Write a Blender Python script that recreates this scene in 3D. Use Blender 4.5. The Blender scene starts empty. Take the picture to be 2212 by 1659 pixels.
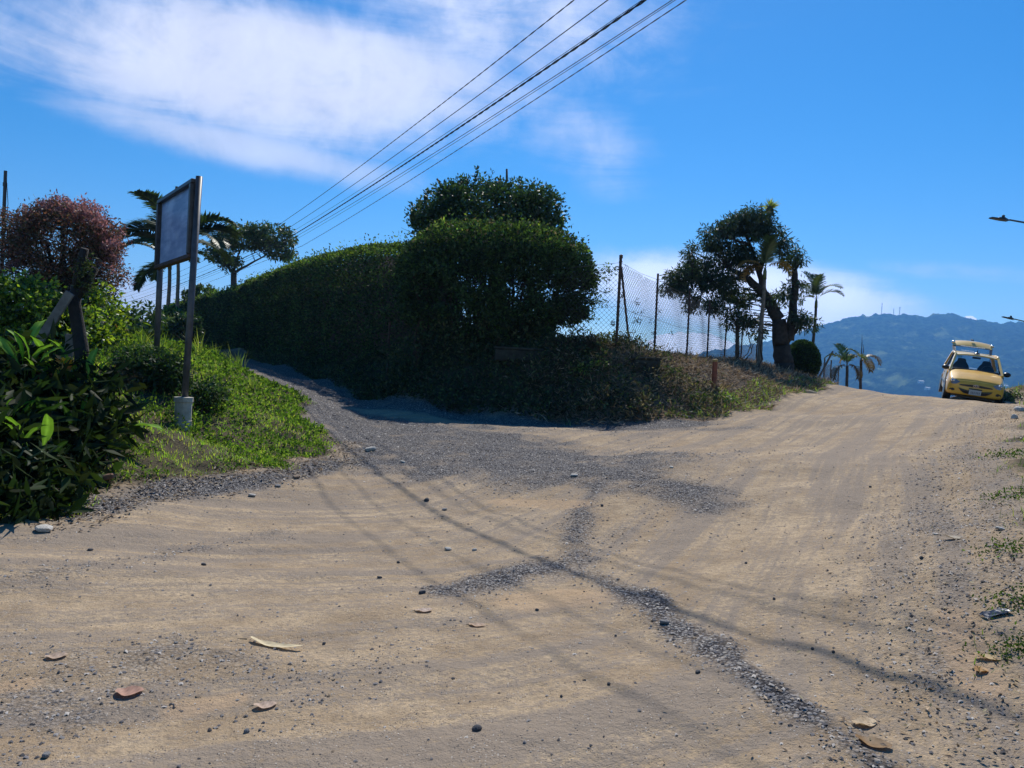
import bpy, math, random
import numpy as np
from mathutils import Vector, Matrix

random.seed(7); RNG = np.random.default_rng(11)
SC = bpy.context.scene
COL = SC.collection
R = math.radians

# ------------------------------------------------------------------ camera
EYE = Vector((0.0, 0.0, 1.4))
FPX, W0, H0 = 1580.0, 2212.0, 1659.0          # focal length in units of a 2212 px wide picture
PITCH, ROLL = R(1.07), R(3.0)
_f = Vector((0, math.cos(PITCH), -math.sin(PITCH)))
_u0 = Vector((0, math.sin(PITCH), math.cos(PITCH)))
_r0 = Vector((1, 0, 0))
C_RIGHT = _r0 * math.cos(ROLL) + _u0 * math.sin(ROLL)
C_UP = _u0 * math.cos(ROLL) - _r0 * math.sin(ROLL)
cam_data = bpy.data.cameras.new("camera")
cam_data.sensor_width = 36.0
cam_data.lens = 36.0 * FPX / W0
cam_data.clip_start, cam_data.clip_end = 0.05, 30000.0
cam = bpy.data.objects.new("camera", cam_data)
COL.objects.link(cam)
m = Matrix.Identity(4)
for i in range(3):
    m[i][0], m[i][1], m[i][2], m[i][3] = C_RIGHT[i], C_UP[i], -_f[i], EYE[i]
cam.matrix_world = m
SC.camera = cam

def ray(u, v):
    return C_RIGHT * ((u - W0 / 2) / FPX) + C_UP * (-(v - H0 / 2) / FPX) + _f
def at(u, v, d):
    """the place d metres forward of the camera along a line of sight"""
    r = ray(u, v)
    return EYE + r * (d / r.y)

# ------------------------------------------------------------------ sun, sky, exposure
SUN_EL, SUN_AZ = R(49.0), R(10.0)
sun_dir = Vector((math.sin(SUN_AZ) * math.cos(SUN_EL), math.cos(SUN_AZ) * math.cos(SUN_EL), math.sin(SUN_EL)))
sl = bpy.data.lights.new("sun", 'SUN')
sl.energy, sl.angle, sl.color = 5.0, R(0.53), (1.0, 0.95, 0.87)
so = bpy.data.objects.new("sun", sl); COL.objects.link(so)
so.rotation_mode = 'QUATERNION'
so.rotation_quaternion = (-sun_dir).to_track_quat('-Z', 'Y')
so.location = (0, 0, 60)

SC.view_settings.view_transform = 'Standard'
SC.view_settings.look = 'None'
SC.view_settings.gamma = 1.0
SC.view_settings.exposure = 0.1
SC.view_settings.use_curve_mapping = False
SC.render.engine = 'CYCLES'
cy = SC.cycles
cy.max_bounces, cy.diffuse_bounces, cy.glossy_bounces = 8, 3, 3
cy.transmission_bounces, cy.transparent_max_bounces, cy.volume_bounces = 6, 8, 0
cy.use_denoising = True
cy.caustics_reflective = cy.caustics_refractive = False
cy.sample_clamp_indirect = 4.0

class NT:
    """small helper round a node tree"""
    def __init__(s, nt):
        s.nt = nt; s.n = nt.nodes; s.l = nt.links
    def new(s, t, **kw):
        nd = s.n.new(t)
        for k, v in kw.items(): setattr(nd, k, v)
        return nd
    def put(s, sock, val):
        if isinstance(val, bpy.types.NodeSocket): s.l.new(val, sock)
        else: sock.default_value = val
    def math(s, op, a, b=0.0, c=0.0, clamp=False):
        nd = s.new('ShaderNodeMath', operation=op, use_clamp=clamp)
        s.put(nd.inputs[0], a); s.put(nd.inputs[1], b); s.put(nd.inputs[2], c)
        return nd.outputs[0]
    def mix(s, fac, a, b, blend='MIX'):
        nd = s.new('ShaderNodeMix', data_type='RGBA', blend_type=blend)
        s.put(nd.inputs[0], fac)
        s.put(nd.inputs[6], a if isinstance(a, bpy.types.NodeSocket) else (*a, 1))
        s.put(nd.inputs[7], b if isinstance(b, bpy.types.NodeSocket) else (*b, 1))
        return nd.outputs[2]
    def noise(s, vec, scale, detail=4, rough=0.5, dist=0.0):
        nd = s.new('ShaderNodeTexNoise')
        if vec is not None: s.l.new(vec, nd.inputs['Vector'])
        nd.inputs['Scale'].default_value = scale; nd.inputs['Detail'].default_value = detail
        nd.inputs['Roughness'].default_value = rough; nd.inputs['Distortion'].default_value = dist
        return nd.outputs['Fac']
    def voro(s, vec, scale, feature='F1', out='Distance'):
        nd = s.new('ShaderNodeTexVoronoi', feature=feature)
        if vec is not None: s.l.new(vec, nd.inputs['Vector'])
        nd.inputs['Scale'].default_value = scale
        return nd.outputs[out]
    def ramp(s, fac, a, b, lo=0.0, hi=1.0, smooth=True):
        nd = s.new('ShaderNodeMapRange', interpolation_type='SMOOTHSTEP' if smooth else 'LINEAR')
        s.put(nd.inputs[0], fac)
        nd.inputs[1].default_value, nd.inputs[2].default_value = a, b
        nd.inputs[3].default_value, nd.inputs[4].default_value = lo, hi
        return nd.outputs[0]
    def mapping(s, vec, loc=(0, 0, 0), rot=(0, 0, 0), sca=(1, 1, 1)):
        nd = s.new('ShaderNodeMapping')
        s.l.new(vec, nd.inputs[0])
        nd.inputs[1].default_value, nd.inputs[2].default_value, nd.inputs[3].default_value = loc, rot, sca
        return nd.outputs[0]

world = bpy.data.worlds.new("World"); SC.world = world; world.use_nodes = True
w = NT(world.node_tree); w.n.clear()
sky = w.new('ShaderNodeTexSky', sky_type='NISHITA', sun_disc=False)
sky.sun_elevation, sky.sun_rotation = SUN_EL, SUN_AZ
sky.altitude, sky.air_density, sky.dust_density, sky.ozone_density = 1200.0, 1.0, 0.25, 3.0
hs = w.new('ShaderNodeHueSaturation')
hs.inputs['Saturation'].default_value, hs.inputs['Value'].default_value = 1.42, 1.29
w.l.new(sky.outputs[0], hs.inputs['Color'])
tc = w.new('ShaderNodeTexCoord')
sep = w.new('ShaderNodeSeparateXYZ'); w.l.new(tc.outputs['Generated'], sep.inputs[0])
az = w.math('ARCTAN2', sep.outputs[0], sep.outputs[1])
el = w.math('ARCSINE', sep.outputs[2])
azel = w.new('ShaderNodeCombineXYZ'); w.put(azel.inputs[0], az); w.put(azel.inputs[1], el)
def azel_of(u, v):
    r = ray(u, v).normalized()
    return math.atan2(r.x, r.y), math.asin(r.z)
def bank_of_cloud(a, b, width, soft=0.45):
    """soft-edged elongated cloud bank between two sky directions"""
    a, b = azel_of(*a), azel_of(*b)
    cx, cy_ = (a[0] + b[0]) / 2, (a[1] + b[1]) / 2
    L = math.hypot(b[0] - a[0], b[1] - a[1]) / 2
    ang = math.atan2(b[1] - a[1], b[0] - a[0])
    mp = w.new('ShaderNodeMapping', vector_type='TEXTURE')
    w.l.new(azel.outputs[0], mp.inputs[0])
    mp.inputs[1].default_value = (cx, cy_, 0); mp.inputs[2].default_value = (0, 0, ang)
    mp.inputs[3].default_value = (L, width, 1)
    ln = w.new('ShaderNodeVectorMath', operation='LENGTH'); w.l.new(mp.outputs[0], ln.inputs[0])
    return w.ramp(ln.outputs['Value'], 1.25, soft, 0.0, 1.0)
# high streaky cloud: fibres run down to the right
fib = w.mapping(azel.outputs[0], rot=(0, 0, R(17)), sca=(1.5, 7.5, 1))
n_f = w.noise(fib, 2.3, 10, 0.66, 0.8)
n_b = w.noise(w.mapping(azel.outputs[0], loc=(3, 1, 0), rot=(0, 0, R(-8)), sca=(1, 2.0, 1)), 4.5, 8, 0.6, 0.5)
n_c = w.noise(azel.outputs[0], 13, 8, 0.6, 0.3)
tex = w.math('ADD', w.math('MULTIPLY', n_f, 0.62), w.math('MULTIPLY', n_b, 0.38))
def streak(mask, k, lo, hi):
    t = w.math('ADD', w.math('MULTIPLY', mask, k), w.math('SUBTRACT', tex, 0.5))
    t = w.math('ADD', t, w.math('MULTIPLY', w.math('SUBTRACT', n_c, 0.5), 0.42))
    return w.math('MULTIPLY', w.ramp(t, lo, hi), mask)
c1 = streak(bank_of_cloud((-420, -60), (1330, 190), 0.12, 0.28), 0.50, 0.08, 0.50)
c1b = streak(bank_of_cloud((300, -120), (1750, 60), 0.115, 0.2), 0.45, 0.14, 0.72)
c2 = w.math('MULTIPLY', streak(bank_of_cloud((-200, 110), (1050, 420), 0.040, 0.1), 0.62, 0.12, 0.6), 0.75)
c2b = w.math('MULTIPLY', streak(bank_of_cloud((1000, 180), (1520, 420), 0.085, 0.1), 0.42, 0.14, 0.66), 0.55)
c3 = w.math('MULTIPLY', streak(bank_of_cloud((1120, 580), (2150, 690), 0.066, 0.35), 0.66, 0.12, 0.6), 0.95)
c3b = w.math('MULTIPLY', streak(bank_of_cloud((1750, 565), (2400, 610), 0.02, 0.1), 0.45, 0.14, 0.7), 0.55)
c3c = w.math('MULTIPLY', streak(bank_of_cloud((-150, 640), (560, 690), 0.05, 0.4), 0.7, 0.08, 0.6), 0.85)
# low heaped cloud over the spur of the mountain
heap = bank_of_cloud((1395, 748), (1590, 756), 0.021, 0.75)
n_h = w.noise(azel.outputs[0], 60, 6, 0.55)
c4 = w.ramp(w.math('ADD', heap, w.math('MULTIPLY', w.math('SUBTRACT', n_h, 0.5), 1.6)), 0.42, 0.6)
heap2 = bank_of_cloud((2080, 686), (2112, 692), 0.004, 0.5)
c4b = w.ramp(w.math('ADD', heap2, w.math('MULTIPLY', w.math('SUBTRACT', n_h, 0.5), 1.8)), 0.42, 0.6)
# thin cloud over the rest of the sky
zp = w.math('MAXIMUM', sep.outputs[2], 0.08)
pl = w.new('ShaderNodeCombineXYZ')
w.put(pl.inputs[0], w.math('DIVIDE', sep.outputs[0], zp)); w.put(pl.inputs[1], w.math('DIVIDE', sep.outputs[1], zp))
n_w = w.noise(pl.outputs[0], 0.55, 9, 0.6, 0.6)
c5 = w.math('MULTIPLY', w.ramp(n_w, 0.55, 0.85), 0.35)
c5 = w.math('MULTIPLY', c5, w.ramp(sep.outputs[2], 0.42, 0.62))
den = c1
for c in (c1b, c2, c2b, c3, c3b, c3c, c4, c4b, c5):
    den = w.math('MAXIMUM', den, c)
tone = w.math('ADD', w.math('ADD', w.math('MULTIPLY', n_c, 0.5), 0.72), w.math('MULTIPLY', w.math('MAXIMUM', w.math('MAXIMUM', c3, c4b), c4), 0.5))
cloud_col = w.new('ShaderNodeVectorMath', operation='SCALE')
cloud_col.inputs[0].default_value = (9.2, 9.5, 11.2)
w.put(cloud_col.inputs['Scale'], tone)
skycol = w.mix(w.math('MULTIPLY', den, 0.92), hs.outputs[0], cloud_col.outputs[0])
bg = w.new('ShaderNodeBackground'); w.l.new(skycol, bg.inputs[0]); bg.inputs[1].default_value = 0.09
wo = w.new('ShaderNodeOutputWorld'); w.l.new(bg.outputs[0], wo.inputs[0])

# ------------------------------------------------------------------ numeric helpers
def sstep(a, b, x):
    t = np.clip((x - a) / (b - a), 0, 1)
    return t * t * (3 - 2 * t)
def _hash(ix, iy, seed):
    n = (ix.astype(np.int64) * 374761393 + iy.astype(np.int64) * 668265263 + seed * 982451653) & 0x7fffffff
    n = ((n ^ (n >> 13)) * 1274126177) & 0x7fffffff
    n = (n ^ (n >> 16)) & 0xffff
    return n / 65535.0
def vnoise(x, y, seed=0):
    x = np.asarray(x, float); y = np.asarray(y, float)
    ix, iy = np.floor(x), np.floor(y)
    fx, fy = x - ix, y - iy
    fx = fx * fx * (3 - 2 * fx); fy = fy * fy * (3 - 2 * fy)
    a, b = _hash(ix, iy, seed), _hash(ix + 1, iy, seed)
    c, d = _hash(ix, iy + 1, seed), _hash(ix + 1, iy + 1, seed)
    return (a + (b - a) * fx) * (1 - fy) + (c + (d - c) * fx) * fy
def fbm(x, y, seed=0, octv=4, gain=0.5):
    s, amp, tot = 0, 1.0, 0
    for i in range(octv):
        s = s + amp * vnoise(np.asarray(x) * 2 ** i, np.asarray(y) * 2 ** i, seed + i * 17); tot += amp; amp *= gain
    return s / tot
def inside(poly, x, y):
    x = np.asarray(x, float); y = np.asarray(y, float)
    r = np.zeros(x.shape, bool)
    n = len(poly)
    for i in range(n):
        (x1, y1), (x2, y2) = poly[i], poly[(i + 1) % n]
        c = ((y1 > y) != (y2 > y)) & (x < (x2 - x1) * (y - y1) / (y2 - y1 + 1e-12) + x1)
        r ^= c
    return r
def dist_line(pts, x, y):
    x = np.asarray(x, float); y = np.asarray(y, float)
    best = np.full(x.shape, 1e9)
    for (x1, y1), (x2, y2) in zip(pts[:-1], pts[1:]):
        dx, dy = x2 - x1, y2 - y1
        t = np.clip(((x - x1) * dx + (y - y1) * dy) / (dx * dx + dy * dy), 0, 1)
        best = np.minimum(best, np.hypot(x - x1 - t * dx, y - y1 - t * dy))
    return best

# ------------------------------------------------------------------ the lie of the land
CTRL = [
 # the dirt road and its crest
 (0,-8,-.1),(-8,-8,-.3),(8,-8,.5),(0,0,0),(-4,0,-.05),(4,0,.35),(0,2.5,0),(-3.5,5,.0),(-8,4,-.1),(2.1,3.2,.28),(3.3,5.9,.45),
 (6.1,9.1,.85),(2.25,8.8,.40),(5.2,13.8,.80),(10.8,19,1.28),(12.2,20.2,1.12),(13.1,21.2,1.12),(13.5,22.7,1.23),(14.6,22.1,1.05),(9.7,22,1.45),(11.3,26,1.15),(15,31,.2),(13,40,-3),(20,42,-4),
 (2.1,15.3,.46),(-.87,13.5,.33),(-3.4,13.4,.36),(-1.6,9.3,.08),(.5,7.3,.04),(14.2,25.2,1.12),(15.3,28.5,.7),(8.2,16.6,1.02),(7.6,13.2,.98),
 # the side lane
 (-8.7,25,.95),(-17.5,42,1.34),(-27,60,1.8),(-5.3,18,.55),(-10,27,1.05),(-3.1,19,.52),(-6.4,25,.83),(-12.2,35,1.3),(-21.2,50,1.7),
 (-1.1,16.0,.42),(-4.6,19.5,.62),(1,14,.37),(3,14,.46),(1,12.3,.3),(-2.2,15,.42),(1,15.4,.43),(-.2,15.4,.42),(3,12,.44),(1.5,11,.27),(-.5,11,.2),(4.6,12,.62),(3.8,14.6,.58),(-1.5,20,2.1),(1,19.5,2.1),(2.5,19.5,2.0),(-3,17,.48),(-4.4,16,.5),(-3,15,.42),(-1.6,15.3,.42),
 # right-hand verge
 (12.6,17.2,1.2),(15.4,22,1.58),(17.5,21,1.9),(17.5,26,1.6),(9.6,12,1.2),(6,7.2,1.0),(4.4,5.2,.85),(3.0,3.4,.6),(7.2,9,1.15),(9,5,1.3),(18,12,2.2),
 # grass bank on the left
 (-2.4,9.25,.1),(-3.6,6.8,.05),(-3.7,5.4,.0),(-4.3,9.5,.46),(-3.2,12.2,.33),(-5.4,11,1.12),(-5.0,13,1.1),(-6.5,16,1.25),(-9,20,1.4),
 (-5.2,8.2,.75),(-7.5,8.2,1.0),(-7.5,11,1.2),(-10,12,1.2),(-10,7.5,1.0),(-5.3,6.7,.35),(-12,22,1.4),(-18,34,1.7),(-24,44,1.9),(-14,16,1.3),(-20,25,1.6),
 # bank under the hedge, the fence and the big tree
 (3.9,14.8,.58),(2.4,16.1,1.2),(3.4,16.1,1.15),(4.4,16.2,1.05),(5.8,16.8,.84),(7.8,20,1.24),(10,23,1.49),
 (-1.2,17.9,1.95),(2.4,17,2.08),(1,17.8,1.9),(2,17.9,1.95),(0,18,1.92),(1.5,18.6,1.95),(3.65,19,1.98),(5.1,21.5,2.02),(6.36,24,2.04),(7.8,27,2.12),(9.2,25,1.82),(10.7,27,1.7),(11.2,29,1.55),
 (.8,17.2,2.0),(6.2,19.2,1.55),(4.5,17,1.3),(7.8,22.3,1.7),
 (-4,22.5,1.6),(-8,30,1.8),(-14,40,2),(0,24,1.6),(4,25,1.3),(2,31,.4),(7,33,.2),(-4,36,1.2),(0,45,-2),(10,36,-1.2),(-12,55,1.5),(-25,70,1.5),
]
_lane = [(-4.3, 17.4, .52), (-5.5, 20, .65), (-6.8, 22.5, .79), (-8.4, 25.6, .94), (-10.3, 29, 1.07), (-12.2, 32.4, 1.16), (-14.6, 36.6, 1.25), (-18, 42.5, 1.38), (-21.5, 48.5, 1.55)]
for (_a, _b) in zip(_lane[:-1], _lane[1:]):
    _l = math.hypot(_b[0] - _a[0], _b[1] - _a[1]); _n = ((_b[1] - _a[1]) / _l, -(_b[0] - _a[0]) / _l)
    CTRL += [_a, (_a[0] + _n[0] * 1.2, _a[1] + _n[1] * 1.2, _a[2]), (_a[0] - _n[0] * 1.0, _a[1] - _n[1] * 1.0, _a[2])]
CTRL.append(_lane[-1])
_P = np.array(CTRL, float)
def _tps(d2):
    return np.where(d2 > 1e-9, 0.5 * d2 * np.log(np.maximum(d2, 1e-9)), 0.0)
def _solve():
    n = len(_P)
    d2 = ((_P[:, None, :2] - _P[None, :, :2]) ** 2).sum(-1)
    A = np.zeros((n + 3, n + 3)); A[:n, :n] = _tps(d2) + np.eye(n) * 0.04
    A[:n, n] = 1; A[:n, n + 1:] = _P[:, :2]; A[n, :n] = 1; A[n + 1:, :n] = _P[:, :2].T
    b = np.zeros(n + 3); b[:n] = _P[:, 2]
    return np.linalg.solve(A, b)
_W = _solve()
def H(x, y):
    x = np.asarray(x, float); y = np.asarray(y, float)
    sh = x.shape; xf = np.clip(x.ravel(), -60, 60); yf = np.clip(y.ravel(), -30, 75)
    z = _W[-3] + _W[-2] * xf + _W[-1] * yf
    for i in range(len(_P)):
        z = z + _W[i] * _tps((xf - _P[i, 0]) ** 2 + (yf - _P[i, 1]) ** 2)
    rr = np.hypot(x.ravel(), y.ravel() - 5)
    side = sstep(-0.1, -0.55, x.ravel() / (np.abs(y.ravel()) + 8))     # the land stays up on the left
    k = sstep(34 + 45 * side, 75 + 45 * side, rr)
    far = -4 - 0.22 * np.clip(rr - 40, 0, 520)
    far = far * (1 - side) + side * (1.7 - 0.16 * np.clip(rr - 110, 0, 600))
    z = np.clip(z, -14, 3.0) * (1 - k) + far * k
    return z.reshape(sh)
def Hs(x, y): return float(H(np.array([x]), np.array([y]))[0])
def ground(u, v):
    """where a line of sight meets the ground"""
    r = ray(u, v); t0 = 1.0
    ts = np.geomspace(1.5, 90, 500)
    zs = EYE.z + r.z * ts; hs_ = H(r.x * ts, r.y * ts)
    below = np.nonzero(zs < hs_)[0]
    i = below[0] if len(below) else len(ts) - 1
    a, b = ts[max(i - 1, 0)], ts[i]
    for _ in range(12):
        mth = (a + b) / 2
        if EYE.z + r.z * mth < Hs(r.x * mth, r.y * mth): b = mth
        else: a = mth
    return (r.x * b, r.y * b)

LEFT_EDGE = [(-9, 4.6), (-3.8, 5.5), (-3.55, 6.9), (-2.9, 8.3), (-2.35, 9.4), (-2.5, 10.8), (-3.2, 12.3), (-4.2, 15), (-5.4, 18), (-7.6, 22), (-10.2, 27), (-13.7, 33), (-17.5, 40), (-25, 52), (-40, 64)]
LEFT_POLY = LEFT_EDGE + [(-70, 64), (-70, 4.6)]
BANK_EDGE = [(-25, 57), (-20.8, 51), (-12.4, 34.6), (-6.9, 24.6), (-3.8, 18.3), (-1.6, 15.9), (.7, 15.2), (2.2, 15.1), (3.9, 14.8), (5.8, 17), (7.8, 20), (10.1, 23.3), (11.2, 27), (12, 32)]
BANK_POLY = BANK_EDGE + [(12, 60), (-20, 70)]
RIGHT_EDGE = [(1.6, -3), (1.75, 2), (2.1, 3.1), (3.25, 5), (5.0, 7.6), (8.0, 11.8), (11.8, 17.2), (15.0, 21.9), (16.2, 25.5), (17, 29)]
RIGHT_POLY = RIGHT_EDGE + [(50, 30), (50, -5)]
def line_px(*uv): return [ground(u, v) for u, v in uv]
GRAVEL = [  # (line on the ground, half-width m, strength)
 (line_px((640, 850), (720, 900), (800, 945)), 0.75, 1.0),
 (line_px((740, 930), (900, 950), (1100, 975), (1300, 1000)), 1.7, 0.72),
 (line_px((800, 1000), (1000, 1025), (1200, 1040)), 0.5, 0.6),
 (line_px((1300, 1010), (1480, 1060), (1530, 1090)), 0.45, 0.65),
 (line_px((1160, 920), (1400, 930), (1600, 925)), 0.55, 0.5),
 (line_px((1290, 1050), (1255, 1110), (1240, 1180), (1265, 1235)), 0.2, 0.6),
 (line_px((1265, 1235), (1330, 1265), (1380, 1290)), 0.15, 0.5),
 (line_px((1400, 1300), (1450, 1345), (1550, 1405)), 0.15, 0.9),
 (line_px((1540, 1400), (1660, 1490), (1800, 1590), (1950, 1680)), 0.10, 0.8),
 (line_px((960, 1275), (1080, 1250), (1200, 1225)), 0.24, 0.7),
 (line_px((1260, 1200), (1380, 1130), (1520, 1090)), 0.25, 0.35),
 (line_px((560, 1480), (760, 1450), (940, 1370), (1010, 1290)), 0.16, 0.3),
 (line_px((-60, 1600), (150, 1540), (330, 1480), (480, 1430)), 0.24, 0.45),
 (line_px((-40, 1400), (250, 1420), (450, 1400)), 0.1, 0.3),
 (line_px((0, 1270), (250, 1215), (600, 1150)), 0.2, 0.4),
 (line_px((1880, 1120), (1950, 1230), (2010, 1350), (2040, 1480)), 0.2, 0.35),
 (line_px((2080, 960), (2110, 1030), (2120, 1130), (2150, 1240)), 0.22, 0.35),
 (line_px((120, 1110), (350, 1065), (560, 1040), (720, 1000)), 0.3, 0.85),
 (line_px((1900, 870), (2050, 890), (2130, 910)), 0.35, 0.2),
 ([(-3.9, 16.6), (-5.6, 20), (-7.6, 24.4), (-11.5, 31), (-15, 37), (-20, 46)], 1.35, 0.95),
 ([(-4, 16.2), (-2.2, 16), (-.6, 14.9), (1.5, 14.7), (3.3, 14.3)], 0.9, 0.95),
 ([(-2, 14), (.5, 13.2), (3, 13)], 1.3, 0.4),
]
GRAVEL_AREAS = [   # broad spreads: (outline, softness m, strength)
 (line_px((668, 868), (700, 930), (735, 1005), (860, 1040), (1010, 1045), (1180, 1042), (1330, 1058), (1500, 1098), (1545, 1075), (1450, 1015), (1260, 965), (1080, 925), (900, 902), (760, 885)), .75, .74),
 (line_px((-150, 1400), (200, 1390), (560, 1395), (640, 1450), (430, 1530), (250, 1600), (-150, 1700)), .25, .40),
 (line_px((1870, 1090), (2040, 960), (2260, 930), (2300, 1500), (2200, 1680), (1990, 1680), (1930, 1400), (1890, 1230)), .3, .36),
 (line_px((820, 1420), (960, 1340), (1010, 1380), (800, 1500), (560, 1600), (480, 1570)), .14, .3),
]
CLAY = [(line_px((390, 1530), (500, 1510)), 0.1), (line_px((0, 1490), (60, 1480)), 0.07), (line_px((1130, 1300), (1250, 1290)), 0.25), (line_px((1090, 1080), (1250, 1090)), 0.22), (line_px((2060, 1330), (2120, 1480)), 0.12)]
TRACK2 = [(-2.2, -7), (-1.2, -3), (-.3, 0), (1.2, 4), (3.9, 9.2), (7.4, 14.4), (10.6, 18.6), (13.2, 22.2), (15.5, 26)]
TRACK = [(-12, 4.0), (-8, 4.6), (-4, 5.4), (-1, 6.2), (1.5, 7.4), (4, 9.6), (6.8, 13.2), (9.8, 17.8), (12, 22), (13.4, 27), (15, 34)]
def gravel_at(x, y):
    g = np.zeros(np.shape(x))
    wob = (fbm(np.asarray(x) * 2.2, np.asarray(y) * 2.2, 5) - .5); brk = .55 + .9 * fbm(np.asarray(x) * 3.1 + 5, np.asarray(y) * 3.1, 8, 3)
    for ln, hw, s in GRAVEL:
        d = dist_line(ln, x, y) * (1 + 1.1 * wob)
        g = np.maximum(g, s * np.exp(-(d / hw) ** 2 * 0.9))
    for poly, soft, s in GRAVEL_AREAS:
        d = dist_line(poly + poly[:1], x, y) * np.where(inside(poly, x, y), 1, -1) + wob * soft * 1.6
        g = np.maximum(g, s * sstep(-soft, soft, d))
    return np.clip(g * brk, 0, 1)
def micro(x, y, g, soil):
    lat, lat2 = dist_line(TRACK, x, y), dist_line(TRACK2, x, y)
    tn = sstep(-.6, .9, x + .45 * y - 2.4)
    rut = 0.055 * ((fbm(lat * 1.9 + 40, x * .12 + y * .12, 3, 3) - .5) * (1 - tn) + (fbm(lat2 * 2.1 + 70, x * .1 + y * .1, 9, 3) - .5) * tn) * (1 - soil)
    lump = (fbm(x * 1.3, y * 1.3, 21) - .5) * 0.065 + (fbm(x * 9, y * 9, 23, 3) - .5) * (0.012 + 0.02 * g) + soil * (fbm(x * 3, y * 3, 29) - .5) * .2
    return rut + lump + g * 0.018

# ------------------------------------------------------------------ objects: naming, parenting, mesh building
ORG = {}
def _org(o):
    v = Vector((0, 0, 0))
    while o is not None:
        v += ORG.get(o.name, Vector((0, 0, 0))); o = o.parent
    return v
def tag(o, label=None, cat=None, group=None, kind=None):
    if label: o['label'] = label
    if cat: o['category'] = cat
    if group: o['group'] = group
    if kind: o['kind'] = kind
    return o
def thing(name, label, cat, loc, group=None, rot=None):
    o = bpy.data.objects.new(name, None); COL.objects.link(o)
    o.location = loc
    o.empty_display_size = 0.2
    if rot is None: ORG[o.name] = Vector(loc)
    else: o.rotation_euler = rot
    return tag(o, label, cat, group)
def link_mesh(name, me, mat, parent=None):
    if mat is not None and len(me.materials) == 0: me.materials.append(mat)
    o = bpy.data.objects.new(name, me); COL.objects.link(o)
    if parent is not None: o.parent = parent
    return o
def big_mesh(name, V, F, mat, parent=None, col=None, smooth=False, loc=None):
    """V (n,3), F (m,k) arrays; col (n,3) per-vertex colour"""
    V = np.asarray(V, np.float32)
    base = _org(parent) if loc is None else Vector(loc)
    V = V - np.array(base, np.float32)
    F = np.asarray(F, np.int32); mF, k = F.shape
    me = bpy.data.meshes.new(name)
    me.vertices.add(len(V)); me.vertices.foreach_set('co', V.ravel())
    me.loops.add(mF * k); me.loops.foreach_set('vertex_index', F.ravel())
    me.polygons.add(mF)
    me.polygons.foreach_set('loop_start', np.arange(0, mF * k, k, dtype=np.int32))
    me.polygons.foreach_set('loop_total', np.full(mF, k, np.int32))
    if smooth: me.polygons.foreach_set('use_smooth', np.ones(mF, bool))
    me.update(calc_edges=True)
    if col is not None:
        a = me.color_attributes.new('Col', 'FLOAT_COLOR', 'POINT')
        c = np.ones((len(V), 4), np.float32); c[:, :3] = col
        a.data.foreach_set('color', c.ravel())
    o = link_mesh(name, me, mat, parent)
    if loc is not None: o.location = loc
    return o
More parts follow.
